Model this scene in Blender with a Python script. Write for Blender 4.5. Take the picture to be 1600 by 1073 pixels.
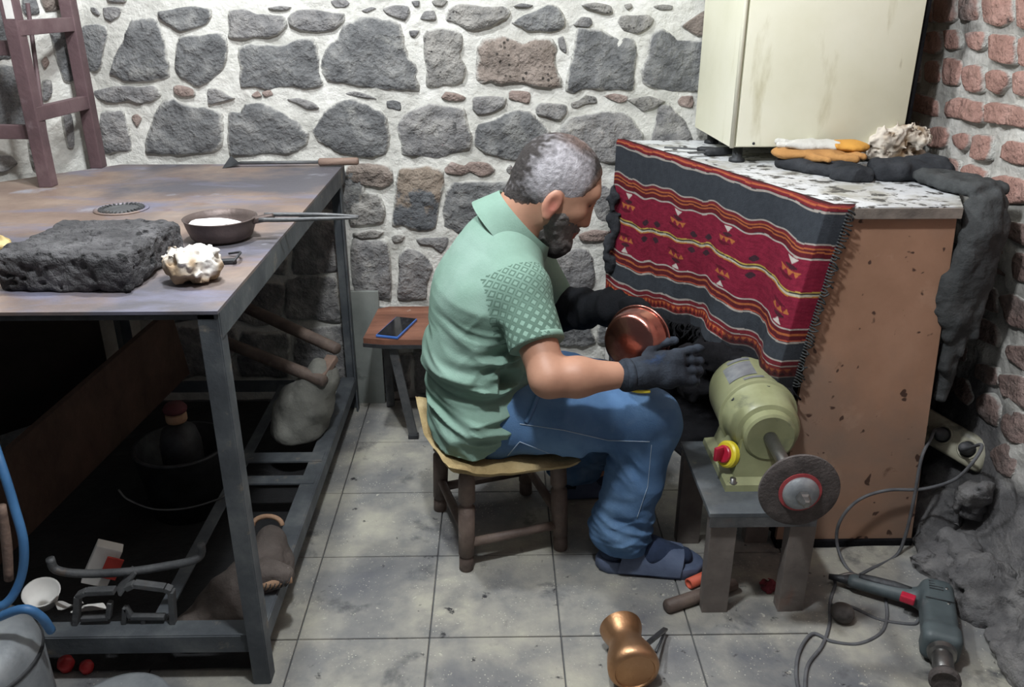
import bpy, bmesh, math, random
import numpy as np
from mathutils import Vector, Matrix
random.seed(7); rng=np.random.default_rng(7)
for o in list(bpy.data.objects): bpy.data.objects.remove(o)
sc=bpy.context.scene; COL=sc.collection
# ------------------------------------------------------------------ camera
HC=1.36; FPX=1320.0; PIT=math.radians(22.84); YAW=math.radians(1.0)
fw=np.array([math.sin(YAW)*math.cos(PIT),math.cos(YAW)*math.cos(PIT),-math.sin(PIT)])
rt=np.array([math.cos(YAW),-math.sin(YAW),0.0]); up_=np.cross(rt,fw)
cd=bpy.data.cameras.new('camera'); cam=bpy.data.objects.new('camera',cd); COL.objects.link(cam)
cd.sensor_width=36; cd.sensor_fit='HORIZONTAL'; cd.lens=36*FPX/1600; cd.clip_start=.05
cam.location=(0,0,HC)
cam.matrix_world=Matrix(((rt[0],up_[0],-fw[0],0),(rt[1],up_[1],-fw[1],0),(rt[2],up_[2],-fw[2],HC),(0,0,0,1)))
sc.camera=cam
# ------------------------------------------------------------------ light
w=bpy.data.worlds.new('world'); sc.world=w; w.use_nodes=True
w.node_tree.nodes['Background'].inputs[0].default_value=(.80,.88,1.0,1); w.node_tree.nodes['Background'].inputs[1].default_value=.09
LAMPS=[((-.10,1.05,2.2),98),((-.58,1.85,2.2),80)]
for p_,e_ in LAMPS:
    ld=bpy.data.lights.new('lamp_light','POINT'); ld.energy=e_; ld.color=(.93,.97,1.0); ld.shadow_soft_size=.06
    lo=bpy.data.objects.new('lamp_light',ld); COL.objects.link(lo); lo.location=p_
sc.view_settings.view_transform='Standard'; sc.view_settings.look='None'; sc.view_settings.gamma=1
sc.view_settings.use_curve_mapping=False; sc.view_settings.exposure=0.0
# ------------------------------------------------------------------ pixel -> point helpers
CP=np.array([0,0,HC])
def ray(px,py): return fw+rt*(px-800)/FPX-up_*(py-536.5)/FPX
def atz(px,py,z=0.0):
    d=ray(px,py); return CP+d*((z-HC)/d[2])
def aty(px,py,y):
    d=ray(px,py); return CP+d*(y/d[1])
def atx(px,py,x):
    d=ray(px,py); return CP+d*(x/d[0])
# ------------------------------------------------------------------ noise
def _h(i,j,k,s):
    n=(i*374761393+j*668265263+k*2147483647+s*1274126177)&0xffffffff
    n=((n^(n>>13))*1274126177)&0xffffffff
    n=((n^(n>>16))*2246822519)&0xffffffff
    return ((n^(n>>15))&0xffff)/65535.0*2-1
def noise(x,y,z,s=0):
    x,y,z=np.broadcast_arrays(np.asarray(x,float),np.asarray(y,float),np.asarray(z,float))
    i=np.floor(x).astype(np.int64);j=np.floor(y).astype(np.int64);k=np.floor(z).astype(np.int64)
    u=x-i;v=y-j;t=z-k;u=u*u*(3-2*u);v=v*v*(3-2*v);t=t*t*(3-2*t)
    r=0
    for a in (0,1):
        for b in (0,1):
            for c in (0,1):
                r=r+_h(i+a,j+b,k+c,s)*(u if a else 1-u)*(v if b else 1-v)*(t if c else 1-t)
    return r
def fbm(x,y,z,f=1.0,o=3,s=0):
    r=0;a=1
    for q in range(o):
        r=r+a*noise(np.asarray(x)*f,np.asarray(y)*f,np.asarray(z)*f,s+q); f*=2.03;a*=.5
    return r
# ------------------------------------------------------------------ materials
def lin(c):
    if isinstance(c,str):
        c=[int(c[i:i+2],16)/255 for i in (0,2,4)]
    return tuple((v/12.92 if v<=.04045 else ((v+.055)/1.055)**2.4) for v in c[:3])+(1.0,)
def newmat(name):
    m=bpy.data.materials.new(name); m.use_nodes=True; nt=m.node_tree
    return m,nt,nt.nodes['Principled BSDF']
def N(nt,t,**k):
    n=nt.nodes.new(t)
    for a,b in k.items(): setattr(n,a,b)
    return n
def ramp(nt,fac,stops):
    r=N(nt,'ShaderNodeValToRGB'); e=r.color_ramp.elements
    e[0].position=stops[0][0]; e[0].color=lin(stops[0][1]); e[1].position=stops[-1][0]; e[1].color=lin(stops[-1][1])
    for p,c in stops[1:-1]: q=e.new(p); q.color=lin(c)
    nt.links.new(fac,r.inputs[0]); return r.outputs[0]
def mixc(nt,fac,a,b,mode='MIX'):
    m=N(nt,'ShaderNodeMix',data_type='RGBA',blend_type=mode)
    for s,v in ((0,fac),(6,a),(7,b)):
        if hasattr(v,'is_output') or isinstance(v,bpy.types.NodeSocket): nt.links.new(v,m.inputs[s])
        else: m.inputs[s].default_value=v
    return m.outputs[2]
def coords(nt,kind):
    if kind=='World': return N(nt,'ShaderNodeNewGeometry').outputs['Position']
    return N(nt,'ShaderNodeTexCoord').outputs['Object']
def ntex(nt,co,scale,detail=6,rough=.6,dist=0,vec=None):
    if vec:
        mp=N(nt,'ShaderNodeMapping'); mp.inputs['Scale'].default_value=vec; nt.links.new(co,mp.inputs[0]); co=mp.outputs[0]
    n=N(nt,'ShaderNodeTexNoise'); n.inputs['Scale'].default_value=scale; n.inputs['Detail'].default_value=detail
    n.inputs['Roughness'].default_value=rough; n.inputs['Distortion'].default_value=dist
    nt.links.new(co,n.inputs['Vector']); return n.outputs['Fac']
MATS={}
def M(name,stops,scale=6,rough=.8,metal=0,bump=.25,bscale=60,co='World',stain=None,vec=None,dist=0,spec=.5,attr=None,speck=None,detail=6,bdist=.01):
    """procedural material: noise -> ramp, optional stains (colour,scale,lo,hi) and bump"""
    if name in MATS: return MATS[name]
    m,nt,b=newmat(name); c=coords(nt,co)
    if attr:
        a=N(nt,'ShaderNodeAttribute'); a.attribute_name='Col'; col=a.outputs['Color']
        if stops:
            col=mixc(nt,1.0,col,ramp(nt,ntex(nt,c,scale,detail),stops),'MULTIPLY')
    elif len(stops)==1:
        col=ramp(nt,ntex(nt,c,scale),[(0,stops[0][1]),(1,stops[0][1])])
    else: col=ramp(nt,ntex(nt,c,scale,detail,.6,dist,vec),stops)
    for st in ([stain] if stain and not isinstance(stain,list) else (stain or [])):
        sc_,scale_,l,h=st[:4]
        f=ntex(nt,c,scale_,st[4] if len(st)>4 else 7,.62,.3,st[5] if len(st)>5 else None)
        mr=N(nt,'ShaderNodeMapRange'); mr.inputs[1].default_value=l; mr.inputs[2].default_value=h; nt.links.new(f,mr.inputs[0])
        col=mixc(nt,mr.outputs[0],col,lin(sc_))
    if speck:
        v=N(nt,'ShaderNodeTexVoronoi'); v.inputs['Scale'].default_value=speck[1]; nt.links.new(c,v.inputs['Vector'])
        mr=N(nt,'ShaderNodeMapRange'); mr.inputs[1].default_value=speck[2]; mr.inputs[2].default_value=speck[2]*.6; nt.links.new(v.outputs['Distance'],mr.inputs[0])
        ms=N(nt,'ShaderNodeMath',operation='MULTIPLY'); nt.links.new(mr.outputs[0],ms.inputs[0])
        g=ntex(nt,c,speck[1]*.13,3); m2=N(nt,'ShaderNodeMapRange'); m2.inputs[1].default_value=.47; m2.inputs[2].default_value=.6; nt.links.new(g,m2.inputs[0]); nt.links.new(m2.outputs[0],ms.inputs[1])
        col=mixc(nt,ms.outputs[0],col,lin(speck[0]))
    nt.links.new(col,b.inputs['Base Color'])
    b.inputs['Roughness'].default_value=rough; b.inputs['Metallic'].default_value=metal
    b.inputs['Specular IOR Level'].default_value=spec
    if bump:
        bp=N(nt,'ShaderNodeBump'); bp.inputs['Strength'].default_value=bump; bp.inputs['Distance'].default_value=bdist
        nt.links.new(ntex(nt,c,bscale,5),bp.inputs['Height']); nt.links.new(bp.outputs[0],b.inputs['Normal'])
    MATS[name]=m; return m
# ------------------------------------------------------------------ object builders
WL={}
def _link(o,center,parent):
    if parent is not None:
        o.parent=parent; o.location=Vector(center)-Vector(WL[parent.name])
    else: o.location=center
    WL[o.name]=tuple(center)
def mk(name,VF,mat,parent=None,smooth=True,col=None,attrs=None,label=None,sharp=None):
    V,F=VF; V=np.asarray(V,float).reshape(-1,3)
    lo_,hi_=V.min(0),V.max(0); c=(lo_+hi_)/2; c[2]=lo_[2]
    me=bpy.data.meshes.new(name); me.from_pydata((V-c).tolist(),[],[tuple(int(i) for i in f) for f in F]); me.update()
    if smooth:
        me.polygons.foreach_set('use_smooth',[True]*len(me.polygons))
        if sharp: me.set_sharp_from_angle(angle=math.radians(sharp))
    if mat is not None: me.materials.append(mat)
    if col is not None:
        a=me.color_attributes.new('Col','FLOAT_COLOR','POINT'); cc=np.ones((len(V),4)); cc[:,:3]=np.asarray(col)[:,:3]; a.data.foreach_set('color',cc.ravel())
    for k,v in (attrs or {}).items():
        a=me.attributes.new(k,'FLOAT','POINT'); a.data.foreach_set('value',np.asarray(v,float))
    o=bpy.data.objects.new(name,me); COL.objects.link(o); _link(o,c,parent)
    if label: o['label']=label
    return o
def tag(o,label,cat,group=None):
    o['label']=label; o['category']=cat
    if group: o['group']=group
    return o
def thing(name,label,cat,loc,group=None):
    o=bpy.data.objects.new(name,None); COL.objects.link(o); o.empty_display_size=.05; o.location=loc; WL[o.name]=tuple(loc)
    return tag(o,label,cat,group)
def struct(o): o['kind']='structure'; return o
def join(*parts):
    V=[];F=[]
    for v,f in parts:
        n=sum(len(a) for a in V); V.append(np.asarray(v,float).reshape(-1,3)); F+= [tuple(i+n for i in q) for q in f]
    return np.vstack(V),F
def unit(v): v=np.asarray(v,float); return v/np.linalg.norm(v)
def frame(ax,hint=(0,0,1)):
    z=unit(ax); h=np.asarray(hint,float)
    if abs(z@unit(h))>.97: h=np.array([1.0,0,0])
    x=unit(np.cross(h,z)); y=np.cross(z,x); return x,y,z
def box(c,s,bev=0.0,R=None,seg=2):
    bm=bmesh.new(); bmesh.ops.create_cube(bm,size=1)
    bmesh.ops.scale(bm,vec=s,verts=bm.verts)
    if bev: bmesh.ops.bevel(bm,geom=bm.edges[:],offset=bev,segments=seg,profile=.6,affect='EDGES')
    V=np.array([v.co[:] for v in bm.verts]); bm.verts.index_update(); F=[tuple(v.index for v in f.verts) for f in bm.faces]; bm.free()
    if R is not None: V=V@np.asarray(R).T
    return V+np.asarray(c),F
def rz(a): c,s=math.cos(a),math.sin(a); return np.array([[c,-s,0],[s,c,0],[0,0,1]])
def rx(a): c,s=math.cos(a),math.sin(a); return np.array([[1,0,0],[0,c,-s],[0,s,c]])
def ry(a): c,s=math.cos(a),math.sin(a); return np.array([[c,0,s],[0,1,0],[-s,0,c]])
def beam(a,b,w_,t_,bev=.003,hint=(0,0,1)):
    """bar from a to b: w_ across (x of frame), t_ along hint-ish"""
    a=np.asarray(a,float);b=np.asarray(b,float); x,y,z=frame(b-a,hint)
    return box((a+b)/2,(w_,t_,np.linalg.norm(b-a)),bev,np.stack([x,y,z],1))
def lathe(prof,o,ax,n=28,closed=False,hint=(0,0,1)):
    x,y,z=frame(ax,hint); o=np.asarray(o,float); V=[];F=[]
    th=np.linspace(0,2*math.pi,n,endpoint=False)
    for r,h in prof:
        for t in th: V.append(o+z*h+(x*math.cos(t)+y*math.sin(t))*max(r,1e-5))
    m=len(prof)
    for i in range(m-1):
        for j in range(n):
            k=(j+1)%n; F.append((i*n+j,i*n+k,(i+1)*n+k,(i+1)*n+j))
    if prof[0][0]>1e-4: F.append(tuple(range(n-1,-1,-1)))
    if prof[-1][0]>1e-4: F.append(tuple(range((m-1)*n,m*n)))
    return np.array(V),F
def cyl(a,b,r0,r1=None,n=18,bev=0):
    a=np.asarray(a,float);b=np.asarray(b,float);L=np.linalg.norm(b-a); r1=r0 if r1 is None else r1
    p=[(r0,0),(r1,L)] if not bev else [(r0-bev,0),(r0,bev),(r1,L-bev),(r1-bev,L)]
    return lathe(p,a,b-a,n)
def crom(P,k=6):
    P=[np.asarray(p,float) for p in P]; Q=[2*P[0]-P[1]]+P+[2*P[-1]-P[-2]]; out=[]
    for i in range(1,len(Q)-2):
        for t in np.linspace(0,1,k,endpoint=False):
            a,b,c,d=Q[i-1:i+3]
            out.append(.5*((2*b)+(-a+c)*t+(2*a-5*b+4*c-d)*t*t+(-a+3*b-3*c+d)*t**3))
    out.append(P[-1]); return out
def tube(P,r,n=8,k=6,flat=1.0):
    C=crom(P,k) if k>1 else [np.asarray(p,float) for p in P]; V=[];F=[]
    rr=r if hasattr(r,'__len__') else [r]*len(C)
    if len(rr)!=len(C): rr=np.interp(np.linspace(0,1,len(C)),np.linspace(0,1,len(rr)),rr)
    pu=None
    for i,c in enumerate(C):
        t=unit(C[min(i+1,len(C)-1)]-C[max(i-1,0)])
        if pu is None: x,y,_=frame(t)
        else: x=unit(pu-t*(pu@t)); y=np.cross(t,x)
        pu=x
        for a in np.linspace(0,2*math.pi,n,endpoint=False): V.append(c+(x*math.cos(a)*flat+y*math.sin(a))*rr[i])
    for i in range(len(C)-1):
        for j in range(n):
            k2=(j+1)%n; F.append((i*n+j,i*n+k2,(i+1)*n+k2,(i+1)*n+j))
    F.append(tuple(range(n-1,-1,-1))); F.append(tuple(range((len(C)-1)*n,len(C)*n)))
    return np.array(V),F
def prism(poly,z0,z1):
    n=len(poly); V=[(x,y,z0) for x,y in poly]+[(x,y,z1) for x,y in poly]
    return np.array(V,float),[tuple(range(n-1,-1,-1)),tuple(range(n,2*n))]+[(i,(i+1)%n,n+(i+1)%n,n+i) for i in range(n)]
def grid(nu,nv,fn):
    u,v=np.meshgrid(np.linspace(0,1,nu),np.linspace(0,1,nv),indexing='ij'); V=np.stack(fn(u,v),-1).reshape(-1,3)
    F=[(i*nv+j,(i+1)*nv+j,(i+1)*nv+j+1,i*nv+j+1) for i in range(nu-1) for j in range(nv-1)]
    return V,F
# ------------------------------------------------------------------ signed distance meshes (surface nets)
class SDF:
    def __init__(s,lo_,hi_,res):
        s.ax=[np.arange(lo_[i],hi_[i]+res,res) for i in range(3)]; s.res=res
        s.d=np.full([len(a) for a in s.ax],9.0,np.float32)
    def _sub(s,lo_,hi_):
        sl=[]
        for i in range(3):
            a=np.searchsorted(s.ax[i],lo_[i]); b=np.searchsorted(s.ax[i],hi_[i]); sl.append(slice(max(a-1,0),min(b+1,len(s.ax[i]))))
        g=np.meshgrid(*[s.ax[i][sl[i]] for i in range(3)],indexing='ij',sparse=True); return tuple(sl),g
    def _u(s,sl,d,k,op='u'):
        o=s.d[sl]; d=d.astype(np.float32)
        if op=='s': # smooth subtract
            h=np.clip(.5-.5*(o+d)/k,0,1); s.d[sl]=o*(1-h)-d*h+k*h*(1-h); return
        if k<=0: s.d[sl]=np.minimum(o,d); return
        h=np.clip(.5+.5*(o-d)/k,0,1); s.d[sl]=o*(1-h)+d*h-k*h*(1-h)
    def cone(s,a,b,ra,rb,k=.02,sq=None,op='u'):
        """tapered capsule; sq=(dir,factor) flattens along dir"""
        a=np.asarray(a,float);b=np.asarray(b,float);mg=max(ra,rb)*(1 if not sq else max(1,1/sq[1]))+k+.03
        sl,(X,Y,Z)=s._sub(np.minimum(a,b)-mg,np.maximum(a,b)+mg)
        ab=b-a;L2=max(ab@ab,1e-9); px,py,pz=X-a[0],Y-a[1],Z-a[2]
        t=np.clip((px*ab[0]+py*ab[1]+pz*ab[2])/L2,0,1)
        dx,dy,dz=px-t*ab[0],py-t*ab[1],pz-t*ab[2]; q=dx*dx+dy*dy+dz*dz
        if sq:
            n=unit(sq[0]); e=dx*n[0]+dy*n[1]+dz*n[2]; q=q+e*e*(sq[1]**2-1)
        s._u(sl,np.sqrt(np.maximum(q,0))-(ra+t*(rb-ra)),k,op); return s
    def ell(s,c,r,R=None,k=.02,op='u'):
        c=np.asarray(c,float);r=np.asarray(r,float);mg=r.max()+k+.03; sl,(X,Y,Z)=s._sub(c-mg,c+mg)
        p=[X-c[0],Y-c[1],Z-c[2]]
        if R is not None: p=[p[0]*R[0][i]+p[1]*R[1][i]+p[2]*R[2][i] for i in range(3)]
        k0=np.sqrt((p[0]/r[0])**2+(p[1]/r[1])**2+(p[2]/r[2])**2); k1=np.sqrt((p[0]/r[0]**2)**2+(p[1]/r[1]**2)**2+(p[2]/r[2]**2)**2)
        s._u(sl,k0*(k0-1)/np.maximum(k1,1e-6),k,op); return s
    def rbox(s,c,h,rad,R=None,k=.01,op='u'):
        c=np.asarray(c,float);mg=float(np.linalg.norm(h))+rad+k+.02; sl,(X,Y,Z)=s._sub(c-mg,c+mg)
        p=[X-c[0],Y-c[1],Z-c[2]]
        if R is not None: p=[p[0]*R[0][i]+p[1]*R[1][i]+p[2]*R[2][i] for i in range(3)]
        q=[np.abs(p[i])-(h[i]-rad) for i in range(3)]
        d=np.sqrt(np.maximum(q[0],0)**2+np.maximum(q[1],0)**2+np.maximum(q[2],0)**2)+np.minimum(np.maximum(np.maximum(q[0],q[1]),q[2]),0)-rad
        s._u(sl,d,k,op); return s
    def warp(s,fn,band=.04):
        m=np.nonzero(np.abs(s.d)<band); s.d[m]+=fn(s.ax[0][m[0]],s.ax[1][m[1]],s.ax[2][m[2]]).astype(np.float32); return s
    def cut(s,fn):
        g=np.meshgrid(*s.ax,indexing='ij',sparse=True); s.d=np.maximum(s.d,fn(*g).astype(np.float32)); return s
    def mesh(s):
        d=s.d; d=np.pad(d,1,constant_values=9.0); ax=[np.concatenate([[a[0]-s.res],a,[a[-1]+s.res]]) for a in s.ax]
        n=d.shape; S=d<0; cnt=np.zeros([i-1 for i in n],np.int8)
        for a in (0,1):
            for b in (0,1):
                for c in (0,1): cnt+=S[a:n[0]-1+a,b:n[1]-1+b,c:n[2]-1+c]
        I,J,K=np.nonzero((cnt>0)&(cnt<8)); idx=np.full(cnt.shape,-1,np.int64); idx[I,J,K]=np.arange(len(I))
        acc=np.zeros((len(I),3)); num=np.zeros(len(I))
        for axx in range(3):
            for p in (0,1):
                for q in (0,1):
                    o=[0,0,0]; oth=[i for i in range(3) if i!=axx]; o[oth[0]]=p;o[oth[1]]=q
                    A=d[I+o[0],J+o[1],K+o[2]]; o2=list(o);o2[axx]=1; B=d[I+o2[0],J+o2[1],K+o2[2]]
                    m=(A<0)!=(B<0); t=np.where(m,A/np.where(m,A-B,1),0); t=np.clip(t,0,1)
                    P=np.zeros((len(I),3)); P[:,oth[0]]=p;P[:,oth[1]]=q;P[:,axx]=t
                    acc+=P*m[:,None]; num+=m
        acc/=np.maximum(num,1)[:,None]
        V=np.stack([ax[0][I]+acc[:,0]*s.res,ax[1][J]+acc[:,1]*s.res,ax[2][K]+acc[:,2]*s.res],1)
        F=[]
        for axx in range(3):
            a=[slice(1,-1)]*3; a[axx]=slice(0,-1); b=[slice(1,-1)]*3; b[axx]=slice(1,None)
            A=S[tuple(a)];B=S[tuple(b)]; e=np.stack(np.nonzero(A!=B),1)
            if not len(e): continue
            fl=A[tuple(e.T)]; off=np.ones(3,int); off[axx]=0; e=e+off
            o1,o2=[i for i in range(3) if i!=axx]
            def cell(p,q):
                c=e.copy(); c[:,o1]-=p;c[:,o2]-=q; return idx[c[:,0],c[:,1],c[:,2]]
            Q=np.stack([cell(1,1),cell(0,1),cell(0,0),cell(1,0)],1)
            fl2=fl if axx!=1 else ~fl
            Q[~fl2]=Q[~fl2][:,::-1]; F.append(Q)
        return V,np.vstack(F).tolist()
# ================================================================== materials
m_mortar=M('mortar',[(.3,'a9a8a2'),(.5,'c6c5bf'),(.72,'d9d8d3')],7,.92,bump=.5,bscale=45,stain=[('77736b',2.2,.62,.78),('8e8878',9,.66,.78)],bdist=.02)
m_mortar_r=M('mortar_dusty',[(.3,'94928d'),(.5,'b9b7b2'),(.72,'cfcdc8')],7,.92,bump=.5,bscale=45,stain=('6d6a66',3,.55,.72),bdist=.02)
def stone_mat(name,stops,**k):
    m=M(name,stops,k.get('scale',17),.88,bump=1.0,bscale=k.get('bs',34),stain=k.get('stain'),speck=k.get('speck'),bdist=.022,detail=10)
    nt=m.node_tree; b=nt.nodes['Principled BSDF']; src=b.inputs['Base Color'].links[0].from_socket
    a=N(nt,'ShaderNodeAttribute'); a.attribute_name='edge'
    ad=N(nt,'ShaderNodeMath',operation='ADD'); nt.links.new(a.outputs['Fac'],ad.inputs[0])
    nt.links.new(ntex(nt,coords(nt,'World'),26,6),ad.inputs[1])
    mr=N(nt,'ShaderNodeMapRange'); mr.inputs[1].default_value=.98; mr.inputs[2].default_value=1.30; nt.links.new(ad.outputs[0],mr.inputs[0])
    nt.links.new(mixc(nt,mr.outputs[0],src,lin('b9b8b3')),b.inputs['Base Color']); return m
SM={'d':stone_mat('basalt_blue_grey',[(.28,'505153'),(.5,'6a6b6c'),(.72,'8d8d8b')],stain=[('a3a39d',6,.58,.78),('3a3b3e',20,.66,.74)]),
    'g':stone_mat('basalt_grey',[(.28,'5c5c5e'),(.5,'7a7979'),(.72,'9a9895')],stain=[('adaba5',8,.58,.8),('454546',20,.66,.74)]),
    'l':stone_mat('weathered_light_stone',[(.3,'6d6c6b'),(.5,'85837f'),(.7,'9f9c97')],speck=('3c3a3a',70,.3)),
    'b':stone_mat('brown_tuff',[(.3,'6b625c'),(.5,'847971'),(.7,'978b83')],speck=('38332f',60,.34)),
    'p':stone_mat('pinkish_stone',[(.3,'746660'),(.5,'8a7a73'),(.7,'9c8e88')],speck=('4a423e',80,.3)),
    'm':stone_mat('split_coloured_stone',[(.35,'54575b'),(.47,'5d5f62'),(.5,'83776b'),(.7,'988b7e')],scale=4)}
m_brick=stone_mat('brick',[(.3,'8a6a61'),(.5,'a07c72'),(.7,'b18e84')],scale=9,stain=[('867a76',4,.55,.72),('55504e',11,.66,.76)])
m_brick2=stone_mat('brick_sooty',[(.3,'6f5c57'),(.5,'85706a'),(.7,'94827d')],scale=9,stain=[('5c5755',4,.5,.7)])
m_dirt=M('sooty_dust',[(.3,'4b4a4c'),(.5,'605f60'),(.7,'7a7877')],9,.95,bump=.6,bscale=50,stain=[('2c2b2d',6,.58,.74),('8d8a86',14,.66,.8)],bdist=.02)
m_tile=M('terrazzo_tile',[(.30,'65666a'),(.45,'7d7d7b'),(.55,'94928a'),(.70,'aeab9c')],4.2,.75,bump=.25,bscale=60,stain=[('5d5f64',2.3,.52,.68),('46474b',7,.59,.72),('2c2c2f',19,.645,.70),('bcb9ac',32,.66,.73)],detail=9,speck=('b5b3a6',120,.22),spec=.35)
m_grout=M('grout',[(.3,'46474a'),(.7,'626364')],20,.95,bump=.2)
m_floor_r=M('floor_dusty_concrete',[(.25,'626367'),(.5,'85868a'),(.75,'9c9c9b')],4,.9,bump=.3,bscale=50,stain=[('4d4e55',2.6,.58,.68),('a9a596',1.6,.62,.8),('3a3a40',6,.68,.74)])
m_steel_dark=M('painted_steel_frame',[(.3,'45494e'),(.5,'565b60'),(.7,'707476')],10,.6,.3,bump=.15,stain=[('8b8378',18,.62,.74)])
m_table=M('rusty_sheet_steel',[(.25,'6b5a52'),(.45,'86746a'),(.6,'988679'),(.75,'a99a90')],4,.5,.2,bump=.12,stain=[('5f5d63',1.5,.40,.54),('77778a',3.0,.50,.66,8,(1,3,1)),('a3a4ae',5,.62,.74),('6f4a3c',4,.64,.76)],spec=.45)
m_iron=M('black_iron',[(.3,'2b2c2f'),(.7,'47494c')],20,.6,.5,bump=.3)
m_iron_grey=M('grey_iron',[(.3,'4b4d50'),(.7,'6c6d6e')],20,.6,.4,bump=.3,stain=('6f5c4e',12,.6,.75))
m_steel=M('bare_steel',[(.3,'6a6a6b'),(.7,'9a9997')],15,.35,.9,bump=.1)
m_redwood=M('maroon_painted_wood',[(.3,'4b3a3d'),(.5,'5a4649'),(.7,'6d5a5c')],7,.6,bump=.2,stain=[('86787b',9,.62,.78)])
m_woodgrip=M('old_wood',[(.3,'6e5b53'),(.7,'8d7668')],12,.7,bump=.3,vec=(1,1,6))
m_stoolwood=M('dark_worn_wood',[(.3,'4a3f3a'),(.5,'62544d'),(.7,'7a6a60')],10,.6,bump=.3,stain=('8d8178',12,.64,.76))
m_board=M('scuffed_wood_top',[(.3,'5c3d31'),(.5,'7d5443'),(.7,'946955')],4,.5,bump=.2,vec=(1,5,1),stain=[('b9b2ac',11,.68,.76)])
m_plank=M('dusty_plank',[(.3,'3a2b24'),(.7,'57433a')],6,.85,bump=.3,vec=(5,1,1))
m_chip=M('brown_hardboard',[(.3,'8f6c55'),(.5,'a8826a'),(.7,'b8937b')],2.2,.7,bump=.08,stain=[('8a7668',1.6,.52,.72),('c0a08a',5,.6,.8),('4b342a',24,.655,.69,2),('6b5040',11,.66,.74)])
m_counter=M('worn_white_laminate',[(.3,'b9bcc0'),(.6,'d2d4d6')],5,.55,bump=.1,stain=[('a3a198',7,.48,.62),('4c4b49',26,.545,.60),('6d6b64',12,.56,.64)])
m_edge=M('grimy_edge',[(.3,'5b5550'),(.7,'8f867d')],14,.8,bump=.3)
m_soot_shadow=M('soot_shadow_black',[(.3,'101012'),(.7,'202023')],12,.97,bump=.5,spec=.1)
m_blackcloth=M('black_cloth',[(.3,'25272a'),(.5,'313337'),(.7,'404246')],10,.95,bump=.4,bscale=90,spec=.15)
m_greycloth=M('charcoal_rag',[(.3,'37393a'),(.5,'444647'),(.7,'545657')],10,.97,bump=.5,bscale=70,spec=.1)
m_cream=M('cream_sheet_metal',[(.3,'cfcdb4'),(.5,'dcdac4'),(.7,'e4e2d0')],2,.45,bump=.03,stain=[('b3ac8a',2.6,.60,.78,8,(3,3,.7)),('8b7f58',6,.70,.80,8,(4,4,.6))])
m_green=M('olive_green_enamel',[(.3,'7c7f5e'),(.5,'8c8f6c'),(.7,'9b9e7c')],9,.38,bump=.05,stain=[('5c5f4d',8,.62,.74)],spec=.5)
m_plate=M('name_plate',[(.3,'7d8288'),(.7,'a2a6a9')],30,.4,.5,bump=.1)
m_red=M('red_plastic',[(.3,'a51c33'),(.7,'c4304a')],10,.35,bump=0)
m_yellow=M('yellow_plastic',[(.3,'d5c32a'),(.7,'e6d84a')],10,.4,bump=0)
m_wheel=M('brown_grey_brush_wheel',[(.3,'3f3a39'),(.7,'5d5654')],40,.9,bump=.5,bscale=160)
m_redflange=M('red_flange',[(.3,'93383d'),(.7,'b34a4e')],30,.6,bump=.1)
m_cord=M('grey_cord',[(.3,'45464a'),(.7,'66676a')],20,.7,bump=.1)
m_drill=M('drill_plastic',[(.3,'3c4548'),(.7,'525c5f')],10,.55,bump=.1,stain=('777777',8,.62,.76))
m_copper=M('copper_polished',[(.3,'9d6157'),(.5,'b4786d'),(.7,'c69186')],6,.22,1.0,bump=.08,bscale=60)
m_copperpot=M('copper_brushed',[(.3,'9c7252'),(.5,'b08764'),(.7,'c29b7a')],5,.42,.9,bump=.15,bscale=40)
m_socket=M('grimy_cream_plastic',[(.3,'8d8a78'),(.7,'b3af9c')],12,.5,bump=.1,stain=('4b4a45',9,.54,.68))
m_tan=M('tan_cushion',[(.3,'8d7a54'),(.5,'a38f66'),(.7,'b7a57e')],12,.95,bump=.5,bscale=120)
m_denim=M('denim',[(.3,'466389'),(.5,'557499'),(.7,'6b8aac')],5,.95,bump=.35,bscale=300,spec=.1,stain=[('3a5170',3,.55,.75),('8298b0',3.6,.60,.8)],bdist=.003)
m_thread=M('denim_thread',[(.3,'8fa3b8'),(.7,'a6b6c6')],30,.9,bump=0)
m_navy=M('navy_sock',[(.3,'1f2b42'),(.7,'2c3a55')],20,.95,bump=.3)
m_slip=M('blue_grey_rubber',[(.3,'4c5872'),(.7,'647089')],14,.8,bump=.15)
m_glove=M('dark_knit_glove',[(.3,'23262c'),(.5,'32373f'),(.7,'424a55')],14,.95,bump=.5,bscale=220,spec=.1,stain=('27426a',5,.58,.72),bdist=.004)
m_glove2=M('black_knit_glove',[(.3,'17181b'),(.7,'26282c')],14,.95,bump=.5,bscale=220,spec=.1,bdist=.004)
m_vc=M('painted_by_vertex',[(.2,'d8d8d8'),(.8,'ffffff')],18,.9,attr=True,bump=.3,bscale=70)
m_skin=M('skin',[(.2,'efe6e2'),(.8,'ffffff')],22,.5,attr=True,bump=.08,bscale=200,spec=.4,bdist=.003)
m_hair=M('short_hair',[(.2,'b5b5b5'),(.8,'ffffff')],90,.85,attr=True,bump=.6,bscale=260,spec=.2,bdist=.004)
m_kilim=M('woven_wool',[(.2,'cfcfcf'),(.8,'ffffff')],60,.97,attr=True,bump=.5,bscale=240,spec=.08,bdist=.003)
m_pumice=M('charred_block',[(.3,'343436'),(.5,'4c4b4d'),(.7,'69686a')],12,.97,bump=.9,bscale=55,stain=[('7d7b7c',6,.62,.76)],speck=('18181a',45,.4),bdist=.03)
m_blue=M('blue_hose',[(.3,'33608f'),(.7,'4a7bab')],12,.5,bump=.05)
m_tank=M('scuffed_galvanised_steel',[(.3,'70757a'),(.5,'8a8f93'),(.7,'a0a4a6')],9,.55,.25,bump=.15,stain=[('55595c',5,.58,.72),('c4c7c8',22,.68,.76)])
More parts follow.
